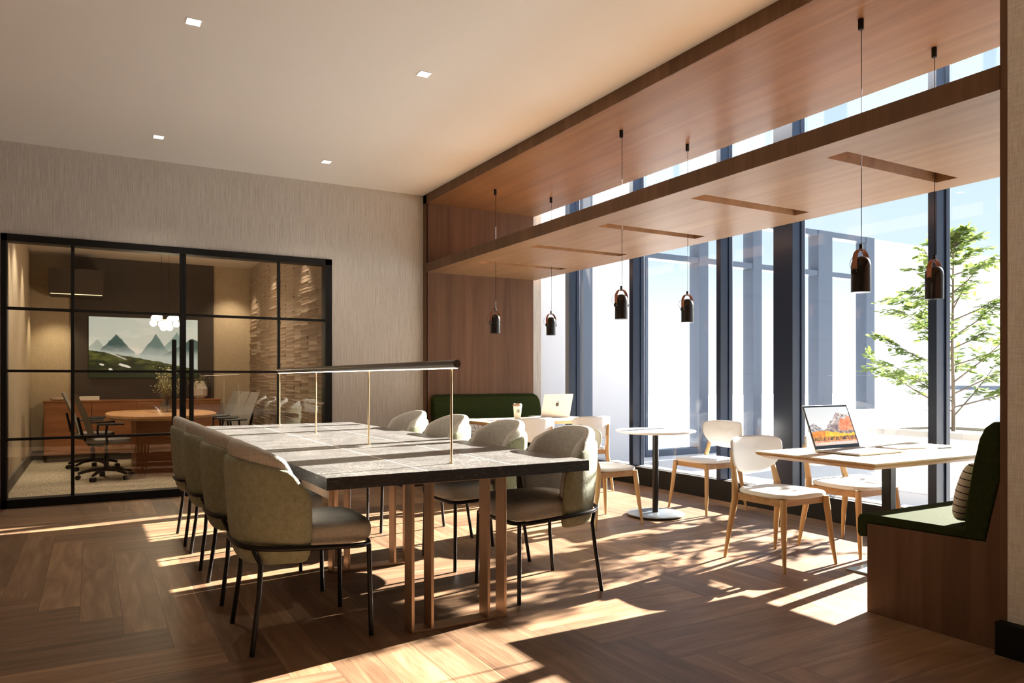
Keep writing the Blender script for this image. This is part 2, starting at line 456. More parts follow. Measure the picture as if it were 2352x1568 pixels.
M['cherry_top'] = wood('cherry_top', (0.42, 0.22, 0.10), (0.60, 0.34, 0.16), 'y', rough=0.3)
M['base_grey'] = plain('grey_skirting', (0.12, 0.105, 0.09), 0.6)
M['mesh_grey'] = plain('chair_mesh', (0.20, 0.18, 0.155), 0.8, bump=0.4, bscale=400)
M['ceramic'] = plain('white_ceramic', (0.62, 0.57, 0.50), 0.4)
M['leaf'] = leaf_mat('leaf_fresh', (0.13, 0.20, 0.045), (0.21, 0.28, 0.08), 0.45)
M['leaf_in'] = leaf_mat('leaf_olive', (0.22, 0.22, 0.09), (0.36, 0.35, 0.18), 0.3)
M['bark'] = plain('bark', (0.16, 0.13, 0.10), 0.9, noise_amt=0.2)
M['soil'] = plain('soil', (0.08, 0.06, 0.045), 0.95)

# ------------------------------------------------------------------ room shell
CZ = 3.404; NZ = 3.30; PX = 3.48; NY0, NY1 = 1.76, 8.16; BY = 8.26; WX0, WX1 = 5.40, 5.535
struct('floor', MB().box(-4.0, -3.5, -0.1, 5.40, 8.30, 0), M['floor'])
struct('ceiling', MB().box(-4.0, -3.5, CZ, PX, BY + 0.1, CZ + 0.1), M['ceiling'])
# back wall with the opening of the glazed partition
FX0, FX1, FZ = -0.723, 2.359, 2.545
struct('wall_back', MB().box(-4.0, BY, 0, FX0, BY + 0.12, CZ).box(FX1, BY, 0, PX, BY + 0.12, CZ).box(FX0, BY, FZ, FX1, BY + 0.12, CZ), M['wall'])
struct('wall_left', MB().box(-4.1, -3.5, 0, -4.0, BY + 0.1, CZ), M['wall'])
struct('wall_behind', MB().box(-4.0, -3.6, 0, PX, -3.5, CZ), M['wall'])
struct('wall_right', MB().box(PX - 0.003, -3.5, 0, PX + 0.15, 1.73, CZ), M['wall_r'])
struct('baseboard_right', MB().box(3.425, -3.5, 0, PX - 0.003, 1.755, 0.142), M['black'])
struct('baseboard_back', MB().box(-4.0, BY - 0.015, 0, FX0, BY, 0.10), M['base_grey'])
# timber portal of the window nook
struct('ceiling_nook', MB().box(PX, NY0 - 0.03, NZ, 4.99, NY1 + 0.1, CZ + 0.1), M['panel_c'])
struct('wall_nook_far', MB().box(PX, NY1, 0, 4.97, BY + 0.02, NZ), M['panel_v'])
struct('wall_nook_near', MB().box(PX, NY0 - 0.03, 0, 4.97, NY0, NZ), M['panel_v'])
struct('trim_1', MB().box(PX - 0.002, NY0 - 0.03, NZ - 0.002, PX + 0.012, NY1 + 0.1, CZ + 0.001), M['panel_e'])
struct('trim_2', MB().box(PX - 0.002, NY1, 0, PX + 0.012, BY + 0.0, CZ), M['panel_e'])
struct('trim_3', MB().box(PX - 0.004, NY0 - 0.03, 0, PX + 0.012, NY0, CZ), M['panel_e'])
struct('wall_stub_far', MB().box(4.97, NY1 + 0.03, 0, 5.105, BY + 0.1, 4.2), M['wall'])
struct('wall_stub_near', MB().box(4.97, NY0 - 0.03, 0, 5.54, NY0 - 0.0, 4.2), M['wall'])
struct('ceiling_well', MB().box(4.90, NY0 - 0.05, 4.2, 5.54, 8.85, 4.3).box(4.90, NY0 - 0.05, NZ + 0.002, 4.988, 8.85, 4.2), M['ceiling'])
struct('floor_alcove', MB().box(4.97, 8.301, -0.1, 5.40, 8.8, 0), M['floor'])
# hanging shelf with five slots
SZ0, SZ1, SX1 = 2.475, 2.579, 4.985
slots = [(y - 0.068, y + 0.068) for y in (2.735, 3.845, 4.945, 6.05, 7.155)]
sh = MB(); prev = NY0
sh.box(PX, NY0, SZ0, 3.685, NY1, SZ1).box(4.773, NY0, SZ0, SX1, NY1, SZ1)
for a, b in slots:
    sh.box(3.685, prev, SZ0, 4.773, a, SZ1); prev = b
sh.box(3.685, prev, SZ0, 4.773, NY1, SZ1)
shelf = thing('ceiling_shelf', 'long slotted walnut shelf slab spanning the window nook under its timber ceiling', 'shelf', (0, 0, 0))
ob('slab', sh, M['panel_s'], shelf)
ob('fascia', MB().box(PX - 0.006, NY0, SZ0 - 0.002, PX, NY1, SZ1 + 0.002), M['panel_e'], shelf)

# window wall
win = sempty('window_1')
mull = [(7.964, 8.065), (6.67, 6.74), (5.314, 5.372), (4.454, 4.666), (3.17, 3.235), (1.80, 1.86)]
for a, b in mull:
    ob('mullion', MB().box(WX0, a, 0.2, WX1, b, 4.2).box(WX1 - 0.03, a - 0.012, 0.2, WX1 + 0.02, b + 0.012, 4.2), M['mullion'], win, bevel=0.003)
ob('sill', MB().box(WX0, NY0 - 0.03, -0.05, 5.50, 8.8, 0.2), M['kick'], win)
ob('sill_ledge', MB().box(5.475, NY0 - 0.03, -0.05, 5.60, 8.8, 0.205), M['ext_white'], win)
ys = [8.80] + [v for m_ in mull for v in (m_[1], m_[0])] + [1.74]
for k in range(0, len(ys), 2):
    if ys[k] - ys[k + 1] > 0.03:
        ob('pane', MB().box(5.495, ys[k + 1] - 0.01, 0.2, 5.503, ys[k] + 0.01, 4.2), M['glass'], win)

# ------------------------------------------------------------------ glazed partition to the meeting room
door = sempty('door_1')
f = MB()
f.box(FX0, BY - 0.03, 0, FX0 + 0.047, BY + 0.13, FZ).box(2.285, BY - 0.03, 0, FX1, BY + 0.13, FZ)
f.box(FX0, BY - 0.03, 2.479, FX1, BY + 0.13, FZ).box(FX0, BY - 0.03, 0, FX1, BY + 0.13, 0.079)
ob('frame', f, M['black'], door)
bars = [(-0.167, -0.138), (1.765, 1.792)]
zb = [(1.844, 1.870), (1.263, 1.287), (0.626, 0.651)]
for x0, x1 in bars: ob('mullion', MB().box(x0, BY - 0.015, 0.079, x1, BY + 0.03, 2.479), M['black'], door)
segs = [(-0.676, -0.167), (-0.138, 0.797), (0.842, 1.765), (1.792, 2.285)]
for x0, x1 in segs:
    for z0, z1 in zb: ob('rail', MB().box(x0, BY - 0.012, z0, x1, BY + 0.025, z1), M['black'], door)
for x0, x1, hx in ((0.791, 0.8185, 0.733), (0.8205, 0.848, 0.895)):
    st = ob('door_stile', MB().box(x0, BY - 0.018, 0.079, x1, BY + 0.035, 2.479), M['black'], door)
    h = MB().box(hx - 0.021, BY - 0.075, 0.70, hx + 0.021, BY - 0.045, 1.60)
    for z in (0.85, 1.45): h.box(hx - 0.01, BY - 0.05, z, hx + 0.01, BY + 0.005, z + 0.02)
    ob('handle', h, M['black'], st, bevel=0.008)
for x0, x1 in segs:
    ob('pane', MB().box(x0, BY + 0.004, 0.079, x1, BY + 0.010, 2.479), M['glass_in'], door)

# ------------------------------------------------------------------ meeting room
MX0, MX1, MY, MZ = -0.77, 2.30, 12.98, 3.05
struct('floor_meeting', MB().box(MX0, BY + 0.12, -0.1, MX1 + 0.1, MY, 0.001), M['carpet'])
struct('ceiling_meeting', MB().box(MX0, BY + 0.12, MZ, MX1 + 0.1, MY, MZ + 0.1), M['room_ceil'])
struct('wall_meeting_left', MB().box(MX0 - 0.1, BY + 0.12, 0, MX0, MY + 0.1, MZ), M['room_wall'])
struct('wall_meeting_back', MB().box(MX0, MY, 0, MX1 + 0.1, MY + 0.1, MZ), M['room_wall'])
struct('trim_4', MB().box(-0.263, MY - 0.04, 0, 1.747, MY, MZ), M['dark_wall'])
struct('baseboard_meeting', MB().box(MX0, BY + 0.12, 0, MX0 + 0.02, MY, 0.14).box(MX0, MY - 0.02, 0, -0.263, MY, 0.14), M['base_grey'])
rt = MB().box(MX1 + 0.03, BY + 0.12, 0, MX1 + 0.13, MY, MZ)
rr = random.Random(3); y = BY + 0.12; ci = 0
while y < MY - 0.01:
    y2 = min(y + rr.choice([0.30, 0.36, 0.42, 0.48]), MY); z = -0.05 + rr.random() * 0.04
    while z < MZ:
        hgt = rr.choice([0.035, 0.045, 0.055, 0.07]); dp = rr.choice([0.012, 0.016, 0.022, 0.028]); t = rr.uniform(-0.004, 0.010)
        z0, z1 = max(z, 0), min(z + hgt, MZ)
        if z1 - z0 > 0.012:
            x0 = MX1 + 0.05
            v = [(x0, y, z0), (x0, y2, z0 + t), (x0, y2, z1 + t), (x0, y, z1), (x0 - 0.012, y, z0), (x0 - 0.012, y2, z0 + t), (x0 - 0.012 - dp, y2, z1 - 0.003 + t), (x0 - 0.012 - dp, y, z1 - 0.003)]
            v = [(a, b, min(max(c, 0), MZ)) for a, b, c in v]
            rt.add(v, [(0, 1, 2, 3), (4, 7, 6, 5), (0, 4, 5, 1), (3, 2, 6, 7), (0, 3, 7, 4), (1, 5, 6, 2)])
        z += hgt
    y = y2; ci += 1
struct('wall_meeting_right', rt, M['tile3d'])

def colour_grid(name, nx, nz, fn, place, mat, parent=None):
    vs = []; fs = []; cs = []
    for j in range(nz + 1):
        for i in range(nx + 1):
            vs.append(place(i / nx, j / nz)); cs.append(fn(i / nx, j / nz))
    for j in range(nz):
        for i in range(nx):
            a = j * (nx + 1) + i; fs.append((a, a + 1, a + nx + 2, a + nx + 1))
    me = bpy.data.meshes.new(name); me.from_pydata(vs, [], fs); me.materials.append(mat)
    ca = me.color_attributes.new('col', 'FLOAT_COLOR', 'POINT')
    for k, c in enumerate(cs): ca.data[k].color = (*c, 1)
    o = bpy.data.objects.new(name, me); COL.link(o)
    if parent: o.parent = parent
    return o
def nz(x, y, s=1.0, o=4): return mnoise.fractal(Vector((x * s, y * s, 3.3)), 0.9, 2.0, o)
def lerp(a, b, t): return tuple(x + (y - x) * max(0, min(1, t)) for x, y in zip(a, b))
def art(u, v):
    c = lerp((0.50, 0.50, 0.44), (0.40, 0.47, 0.43), v + 0.25 * nz(u, v, 4))
    c = lerp(c, (0.62, 0.60, 0.54), max(0, nz(u + 3, v * 2, 3)) * 0.8)
    def peak(px, h, w, col, base, k):
        nonlocal c
        e = base + h * max(0, 1 - abs(u - px) / w) ** 1.15 + 0.018 * nz(u * 3, k, 6)
        if v < e and abs(u - px) < w: c = lerp((0.36, 0.42, 0.40), col, (v - base + 0.06) / (h * 0.6) + 0.15 * nz(u, v, 18))
    peak(0.07, 0.16, 0.10, (0.28, 0.33, 0.30), 0.46, 1)
    peak(0.80, 0.34, 0.17, (0.16, 0.24, 0.22), 0.44, 2)
    peak(0.60, 0.33, 0.15, (0.09, 0.15, 0.14), 0.40, 3)
    peak(0.24, 0.30, 0.17, (0.035, 0.075, 0.07), 0.42, 4)
    peak(0.95, 0.30, 0.30, (0.05, 0.09, 0.08), 0.38, 5)
    hill = 0.45 - 0.32 * u ** 1.2 + 0.02 * nz(u, 0, 9)
    if v < hill:
        g = nz(u * 1.5, v * 3, 7)
        c = lerp((0.008, 0.014, 0.003), (0.075, 0.085, 0.018), 0.05 + 0.9 * g + (v - hill + 0.22) * 2.2)
        c = lerp((0.010, 0.014, 0.005), c, (v - 0.0) * 3 + 0.1)
        if abs((u - 0.17) * 0.9 + (v - 0.42) * 1.1 + 0.02 * nz(u, v, 14)) < 0.012 and 0.3 < v < 0.45: c = (0.5, 0.5, 0.45)
    elif v < 0.46 - 0.15 * u: c = lerp(c, (0.36, 0.42, 0.40), 0.7)
    for px, pz, w, h_ in ((0.31, 0.20, 0.055, 0.022), (0.115, 0.215, 0.022, 0.015), (0.19, 0.13, 0.018, 0.03), (0.74, 0.12, 0.035, 0.014)):
        a, b = (u - px) / w, (v - pz + 0.5 * (u - px)) / h_
        if a * a + b * b < 1 + 0.5 * nz(u, v, 30): c = (0.62, 0.62, 0.56)
    return c
pic = thing('landscape_picture', 'wide unframed picture of misty green mountains on dark meeting room wall', 'picture', (0, 0, 0))
AX0, AX1, AZ0, AZ1 = -0.03, 1.50, 1.22, 2.15
ob('backing', MB().box(AX0, MY - 0.075, AZ0, AX1, MY - 0.04, AZ1), M['black'], pic)
colour_grid('printed_canvas', 260, 150, art, lambda u, v: (AX0 + (AX1 - AX0) * u, MY - 0.0765, AZ0 + (AZ1 - AZ0) * v), attr_mat('art_print_glow', 0.5, 0.45), pic)  # print emits part of its own colours, brightness added to the picture

cr = thing('credenza', 'long low reddish wood credenza against the back wall of the meeting room', 'cabinet', (0, 0, 0))
ob('body', MB().box(-0.585, 12.46, 0.10, 1.78, MY - 0.045, 0.86), M['cherry'], cr, bevel=0.003)
ob('top', MB().box(-0.595, 12.45, 0.86, 1.79, MY - 0.045, 0.885), M['cherry'], cr, bevel=0.003)
ob('plinth', MB().box(-0.55, 12.50, 0.0, 1.74, MY - 0.06, 0.10), M['base_grey'], cr)
for k in range(4):
    ob('door', MB().box(-0.575 + k * 0.588, 12.445, 0.12, -0.575 + k * 0.588 + 0.58, 12.46, 0.85), M['cherry'], cr, bevel=0.002)
refl_box = thing('reflection_box', 'made-up dark box with a warm glowing strip imitating a reflection in the partition glass', 'cabinet', (0, 0, 0))  # added box with glowing strip, stands in for a reflection in the glass
ob('body', MB().box(-0.52, 12.30, 2.42, 0.16, 12.93, 2.78), M['dark_wall'], refl_box)
ob('light_strip', MB().box(-0.50, 12.32, 2.411, 0.14, 12.33, 2.42), M['reflection_glow'], refl_box)  # made-up strip imitating the reflected warm line
bk = tag(ob('book', MB().box(-0.13, -0.10, 0, 0.13, 0.10, 0.055), M['cup'], bevel=0.004), 'pale book lying flat on the meeting room credenza', 'book', loc=(-0.02, 12.65, 0.885))
tray = MB().loft([[(0.10 * math.cos(t) * s, 0.07 * math.sin(t) * s, z) for t in [2 * PI * k / 20 for k in range(20)]] for s, z in ((0.6, 0), (0.95, 0.015), (1.0, 0.04), (0.9, 0.038), (0.6, 0.012))])
tag(ob('bowl', tray, M['ceramic'], smooth=40), 'small shallow pale bowl on the left end of the credenza', 'bowl', loc=(-0.42, 12.68, 0.885))

def superell(ax, ay, e, n=40, c=(0, 0)):
    out = []
    for k in range(n):
        t = 2 * PI * k / n; ct, st_ = math.cos(t), math.sin(t)
        out.append((c[0] + ax * math.copysign(abs(ct) ** e, ct), c[1] + ay * math.copysign(abs(st_) ** e, st_)))
    return out
mt = thing('meeting_table', 'oval reddish wood meeting table on a solid panelled base', 'table', (0.82, 10.95, 0))
ob('tabletop', MB().loft([[(*p, z) for p in superell(0.66 * s, 1.15 * s, 0.8)] for s, z in ((0.93, 0.69), (1, 0.72), (1, 0.745), (0.995, 0.75))]), M['cherry_top'], mt, smooth=30)
ob('base', MB().box(-0.33, -0.62, 0, 0.33, 0.7, 0.69), M['cherry'], mt, bevel=0.01)

def office_chair(label, x, y, rz):
    t = thing('office_chair', label, 'office chair', (x, y, 0), rz, 'mesh office chairs at the meeting table')
    for k in range(5):
        a = 2 * PI * k / 5 + 0.3; c, s_ = math.cos(a), math.sin(a)
        l = ob('base_arm', MB().tube([(0.03 * c, 0.03 * s_, 0.12), (0.16 * c, 0.16 * s_, 0.115), (0.30 * c, 0.30 * s_, 0.075)], [0.026, 0.022, 0.016], 8), M['leg_black'], t, smooth=40)
        w = MB()
        for q in (-0.017, 0.017):
            w.lathe([(0.028, -0.008), (0.028, 0.008)], 14)
        w = MB().tube([(0.30 * c - 0.03 * s_, 0.30 * s_ + 0.03 * c, 0.028), (0.30 * c + 0.03 * s_, 0.30 * s_ - 0.03 * c, 0.028)], 0.028, 14)
        ob('caster', w, M['leg_black'], l, smooth=30)
    ob('gas_column', MB().lathe([(0.028, 0.1), (0.028, 0.28), (0.018, 0.28), (0.018, 0.44)], 16), M['leg_black'], t, smooth=30)
    ob('seat', MB().loft([[(p[0] + 0.02, p[1], z) for p in superell(0.24 * s, 0.24 * s, 0.6, 32)] for s, z in ((0.8, 0.43), (0.98, 0.44), (1, 0.46), (0.97, 0.485), (0.8, 0.492))]), M['mesh_grey'], t, smooth=40)
    lo = []
    for k in range(13):
        u = k / 12; z = 0.50 + 0.52 * u; xb = -0.17 - 0.05 * math.sin(u * 2.2) - 0.14 * u * u; w = 0.20 + 0.03 * math.sin(u * PI)
        lo.append([(xb + 0.25 * (yy ** 2) * 2 + dx, yy, z) for yy, dx in [(-w, 0.0), (-w * .5, -0.01), (0, -0.012), (w * .5, -0.01), (w, 0.0), (w * .5, 0.012), (0, 0.010), (-w * .5, 0.012)]])
    bk_ = ob('backrest', MB().loft(lo), M['mesh_grey'], t, smooth=60)
    ob('back_support', MB().tube([(-0.03, 0, 0.40), (-0.18, 0, 0.42), (-0.25, 0, 0.52), (-0.30, 0, 0.75)], [0.02, 0.02, 0.018, 0.014], 8), M['leg_black'], bk_, smooth=40)
    for s_ in (-1, 1):
        ob('armrest', MB().tube([(-0.03, 0.25 * s_, 0.44), (-0.05, 0.28 * s_, 0.56), (-0.04, 0.28 * s_, 0.66)], 0.013, 8).tube([(-0.14, 0.28 * s_, 0.67), (0.14, 0.28 * s_, 0.67)], 0.022, 8, squash=(1.2, 0.6)), M['leg_black'], t, smooth=40)
    return t
oc = office_chair('mesh office chair on five castered arms left of the oval meeting table', 0.16, 10.12, 0.15)
for lab, x, y in (('mesh office chair right of the meeting table, nearest the glass of the three', 1.60, 10.35), ('mesh office chair right of the meeting table, middle of the three', 1.60, 11.05), ('mesh office chair right of the meeting table, farthest from the glass', 1.60, 11.75)):
    dup(oc, lab, (x, y, 0), PI + 0.1)
dup(oc, 'mesh office chair on the far left side of the meeting table, behind the nearer one', (0.02, 11.35, 0), -0.05)

def sprig_plant(mb_l, mb_s, n, spread, h, seed, leaf=0.02, droop=0.2):
    r = random.Random(seed)
    for k in range(n):
        a = r.random() * 2 * PI; rad = r.random() ** 0.6 * spread
        tip = Vector((math.cos(a) * rad, math.sin(a) * rad, h * (0.55 + 0.45 * r.random()) - droop * rad))
        mid = Vector((tip.x * 0.25, tip.y * 0.25, tip.z * 0.55))
        mb_s.tube([(0, 0, 0.0), mid, tip], [0.0025, 0.002, 0.001], 5)
        for q in range(14):
            t = 0.35 + 0.65 * q / 13
            p = mid.lerp(tip, (t - 0.35) / 0.65) + Vector((r.uniform(-1, 1), r.uniform(-1, 1), r.uniform(-1, 1))) * 0.025
            d = Vector((r.uniform(-1, 1), r.uniform(-1, 1), r.uniform(-0.3, 1))).normalized() * leaf
            s_ = d.cross(Vector((r.uniform(-1, 1), r.uniform(-1, 1), r.uniform(-1, 1)))).normalized() * leaf * 0.28
            mb_l.add([p, p + d * 0.5 + s_, p + d, p + d * 0.5 - s_], [(0, 1, 2, 3)])
pl = thing('vase_plant', 'branchy olive-green sprigs in a round glass vase on the meeting table', 'plant', (0.90, 11.0, 0.752))
l_, s_ = MB(), MB(); sprig_plant(l_, s_, 60, 0.22, 0.62, 5, 0.024)
for k in range(len(l_.v)): l_.v[k] = (l_.v[k][0], l_.v[k][1], l_.v[k][2] + 0.02)
ob('foliage', l_, M['leaf_in'], pl); ob('stem', s_, M['bark'], pl)
ob('vase', MB().lathe([(0.045, 0.0), (0.075, 0.02), (0.088, 0.06), (0.085, 0.11), (0.078, 0.15), (0.074, 0.15), (0.08, 0.11), (0.083, 0.06), (0.07, 0.024), (0.04, 0.006)], 28), M['glass_vase'], pl, smooth=40)
pl = thing('vase_plant', 'green sprigs in a faceted white vase on the credenza', 'plant', (1.50, 12.66, 0.887))
l_, s_ = MB(), MB(); sprig_plant(l_, s_, 20, 0.24, 0.45, 9, 0.03)
ob('foliage', l_, M['leaf_in'], pl); ob('stem', s_, M['bark'], pl)
ob('vase', MB().lathe([(0.06, 0), (0.115, 0.05), (0.12, 0.16), (0.075, 0.27), (0.05, 0.28), (0.05, 0.24), (0.03, 0.02)], 9), M['ceramic'], pl)

ch = thing('chandelier', 'cluster of glowing round glass globes hanging above the meeting table', 'chandelier', (0.86, 10.9, 0))
ob('ring', MB().tube([(0.13 * math.cos(t), 0.13 * math.sin(t), 1.985) for t in [2 * PI * k / 28 for k in range(28)]], 0.006, 6, closed=True), M['brass'], ch, smooth=40)
for k in range(11):
    a = 2 * PI * k / 8 + 0.2; rad = 0.145 if k < 8 else 0.06; z = 1.985 + (0.03 if k % 2 else -0.045) - (0.05 if k >= 8 else 0)
    ob('globe', MB().sphere((rad * math.cos(a), rad * math.sin(a), z), 0.042, 16, 10), M['globe'], ch, smooth=60)
for x in (-0.04, 0.05):
    ob('cable', MB().tube([(x, 0, 2.02), (x, 0, MZ)], 0.002, 6), M['black'], ch)
def lamp(name, typ, loc, energy, col=(1, 0.82, 0.6), size=0.1, **k):
    d = bpy.data.lights.new(name, typ); d.energy = energy; d.color = col
    if typ == 'SPOT': d.spot_size = k.get('spot', 1.4); d.spot_blend = 0.8; d.shadow_soft_size = size
    elif typ == 'AREA': d.size = size; d.shape = k.get('shape', 'SQUARE'); d.size_y = k.get('sy', size)
    else: d.shadow_soft_size = size
    o = bpy.data.objects.new(name, d); COL.link(o); o.location = loc
    if 'rot' in k: o.rotation_euler = k['rot']
    return o
lamp('chandelier_light', 'POINT', (0.86, 10.9, 1.80), 18, (1, 0.78, 0.5), 0.12)
def downlight(x, y, z, label, power, group, s=0.038, col=(1, 0.86, 0.68)):
    t = thing('downlight', label, 'ceiling light', (x, y, z), 0, group)
    ob('trim', MB().box(-s - 0.006, -s - 0.006, -0.004, s + 0.006, s + 0.006, 0), M['trimwhite'], t)
    ob('diffuser', MB().box(-s, -s, -0.006, s, s, -0.003), M['downlight'], t)
    lamp('downlight_lamp', 'SPOT', (x, y, z - 0.03), power, col, 0.05, spot=1.9)
for x, y, lab in ((0.55, 4.93, 'small square recessed downlight in the white ceiling, nearer left of the four'), (2.09, 4.95, 'small square recessed downlight in the white ceiling, nearer right of the four'), (0.535, 7.435, 'small square recessed downlight near the back wall above the glazed partition'), (2.076, 7.44, 'small square recessed downlight near the back wall, closest to the timber portal')):
    downlight(x, y, CZ, lab, 26, 'square downlights of the white ceiling')
for x, y, lab in ((-0.42, 10.3, 'small ceiling downlight seen through the left pane of the partition'), (1.50, 10.3, 'small ceiling downlight seen through the right pane of the partition')):
    downlight(x, y, MZ, lab, 42, 'meeting room downlights', 0.04)
for y in (9.3, 11.1): lamp('wall_wash', 'SPOT', (MX1 - 0.22, y, MZ - 0.03), 50, (1, 0.82, 0.6), 0.04, spot=1.3)
for y in (9.6, 11.4): lamp('wall_wash', 'SPOT', (MX0 + 0.25, y, MZ - 0.03), 50, (1, 0.82, 0.6), 0.04, spot=1.2)
lamp('wall_wash', 'SPOT', (-0.45, 12.6, 2.35), 26, (1, 0.80, 0.5), 0.04, spot=1.8)  # spot added under the stand-in box for its warm glow
lamp('wall_wash', 'SPOT', (2.0, 12.6, 2.9), 44, (1, 0.80, 0.55), 0.04, spot=1.6)

# ------------------------------------------------------------------ long stone table with its lamp
TROT = math.radians(0.6)
TX0, TX1, TL = -0.71, 0.692, 4.00
tb = thing('communal_table', 'long dark granite communal table on copper-coloured flat bar frames', 'table', (1.60, 3.19, 0), TROT)
inl = [-0.236, 0.242]
top = MB(); xs = [TX0, inl[0] - 0.004, inl[0] + 0.004, inl[1] - 0.004, inl[1] + 0.004, TX1]
ob('tabletop', MB().box(TX0, 0, 0.752, xs[1], TL, 0.77).box(xs[2], 0, 0.752, xs[3], TL, 0.77).box(xs[4], 0, 0.752, TX1, TL, 0.77), M['granite'], tb)
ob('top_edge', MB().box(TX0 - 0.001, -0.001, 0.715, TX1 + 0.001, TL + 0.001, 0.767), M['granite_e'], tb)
ob('inlay_strip', MB().box(xs[1], 0, 0.76, xs[2], TL, 0.7705), M['inlay'], tb)
ob('inlay_strip', MB().box(xs[3], 0, 0.76, xs[4], TL, 0.7705), M['inlay'], tb)
for k, y0 in enumerate((0.06, 1.33, 2.58, 3.84)):
    g = MB()
    for x0 in (-0.29, -0.19, 0.115, 0.21): g.box(x0, y0, 0.0, x0 + 0.014, y0 + 0.09, 0.703)
    g.box(-0.29, y0, 0.0, 0.224, y0 + 0.09, 0.012).box(-0.29, y0, 0.703, 0.224, y0 + 0.09, 0.715)
    ob('leg_frame', g, M['bronze'], tb, bevel=0.001)
ob('side_rail', MB().box(TX0 + 0.03, 0.07, 0.665, TX0 + 0.045, 0.55, 0.715), M['bronze'], tb)
tl = thing('linear_table_lamp', 'long horizontal tube lamp on four slim brass posts along the granite table', 'lamp', (1.594, 3.418, 0.7706), math.radians(0.72))
LY = 3.765
ob('tube', MB().tube([(0, -0.065, 0.505), (0, LY, 0.505)], 0.021, 20), M['dark_bronze'], tl, smooth=40)
ob('light_strip', MB().box(-0.006, -0.06, 0.481, 0.006, LY - 0.005, 0.486), M['led'], tl)
for yy in (0.0, 1.244, 2.488, 3.732):
    ob('post', MB().lathe([(0.013, 0), (0.013, 0.004), (0.0065, 0.005), (0.0065, 0.485)], 14, (0, yy, 0)), M['brass'], tl, smooth=40)

# ------------------------------------------------------------------ upholstered tub chair
def u_path(r_y, back, front, n=34):
    """plan curve from the front of one arm round the back to the other; chair faces +x"""
    pts = []
    for k in range(n + 1):
        t = -1 + 2 * k / n; a = t * PI / 2 * 1.0
        e = 0.78
        cx = math.copysign(abs(math.cos(a)) ** e, 1); sy = math.copysign(abs(math.sin(a)) ** e, math.sin(a))
        pts.append((front - (front - back) * cx, r_y * sy))
    return pts
def shell_mesh(ry, back, front, th, zb_fn, zt_fn, taper=0.0, n=40, lean=0.05, m_=14):
    outer = u_path(ry, back, front, n)
    loops = []
    for k, (x, y) in enumerate(outer):
        x0, y0 = outer[max(k - 1, 0)]; x1, y1 = outer[min(k + 1, n)]
        tx, ty = x1 - x0, y1 - y0; L = math.hypot(tx, ty) or 1; nx, ny = ty / L, -tx / L   # outward normal (away from seat)
        if nx * (x - 0.05) + ny * y < 0: nx, ny = -nx, -ny
        t = abs(-1 + 2 * k / n)
        endf = 1.0 if t < 0.93 else max(0.35, math.sqrt(max(0, 1 - ((t - 0.93) / 0.08) ** 2)))
        zb, zt = zb_fn(t), zt_fn(t); h = zt - zb; w = th * endf
        loop = []
        for q in range(m_):
            a = 2 * PI * q / m_; ca, sa = math.cos(a), math.sin(a)
            cc = math.copysign(abs(ca) ** 0.55, ca); ss = math.copysign(abs(sa) ** 0.35, sa)
            off = -th / 2 + cc * w / 2
            z = zb + h / 2 + ss * h / 2 * (0.94 + 0.06 * endf)
            out_ = lean * ((z - zb) / 0.45) - 0.03 * (1 - min(1, (z - zb) / 0.12)) ** 2
            loop.append((x + nx * (off + out_), y + ny * (off + out_), z))
        loops.append(loop)
    return MB().loft(loops)
def tub_chair(label, loc, rz, group):
    t = thing('tub_chair', label, 'chair', loc, rz, group)
    ob('shell', shell_mesh(0.272, -0.315, -0.004, 0.045, lambda t: 0.37 + 0.0 * t, lambda t: 0.855 - 0.085 * t ** 2.0 - 0.07 * min(1, max(0, (t - 0.85) / 0.10)) ** 1.6, lean=0.028), M['olive'], t, sub=1)
    ob('back_cushion', shell_mesh(0.247, -0.285, -0.02, 0.075, lambda t: 0.50, lambda t: 0.925 - 0.130 * t ** 2.2 - 0.10 * min(1, max(0, (t - 0.80) / 0.14)) ** 1.6, lean=0.050), M['cream'], t, sub=1)
    def seat(s, z):
        out = []
        for q_ in range(40):
            a_ = 2 * PI * q_ / 40; e_ = 0.42 if math.cos(a_) > 0 else 0.85
            p = (math.copysign(abs(math.cos(a_)) ** e_, math.cos(a_)), math.copysign(abs(math.sin(a_)) ** (e_ if e_ < 0.5 else 0.5), math.sin(a_)))
            x = p[0] * (0.29 if p[0] > 0 else 0.25); y = p[1] * (0.245 - 0.003 * max(0, p[0]))
            out.append((0.02 + x * s, y * s, z))
        return out
    ob('seat_cushion', MB().loft([seat(s, z) for s, z in ((0.80, 0.425), (0.95, 0.432), (1.0, 0.46), (1.0, 0.50), (0.965, 0.528), (0.85, 0.545), (0.5, 0.552))]), M['cream'], t, sub=1)
    # steel hoop
    P = []
    N = 44
    for k in range(N):
        a = 2 * PI * k / N; e = 0.40 if math.cos(a) > 0 else 0.62
        x = math.copysign(abs(math.cos(a)) ** e, math.cos(a)); y = math.copysign(abs(math.sin(a)) ** e, math.sin(a))
        P.append((-0.012 + 0.302 * x, 0.275 * y, 0.425 + 0.025 * (1 - x) / 2 * 1.6))
    hoop = ob('hoop', MB().tube(P, 0.0105, 10, closed=True, squash=(0.8, 1.15)), M['leg_black'], t, smooth=50)
    for sx, sy in ((1, 1), (1, -1), (-1, 1), (-1, -1)):
        if sx > 0: pts = [(0.262, 0.238 * sy, 0.425), (0.266, 0.245 * sy, 0.2), (0.270, 0.250 * sy, 0.0)]
        else: pts = [(-0.255, 0.205 * sy, 0.455), (-0.225, 0.225 * sy, 0.385), (-0.235, 0.238 * sy, 0.25), (-0.268, 0.255 * sy, 0.0)]
        ob('leg', MB().tube(pts, 0.0115, 10), M['leg_black'], t, smooth=50)
    return t
GL, GR = 'tub chairs along the left side of the granite table', 'tub chairs along the right side of the granite table'
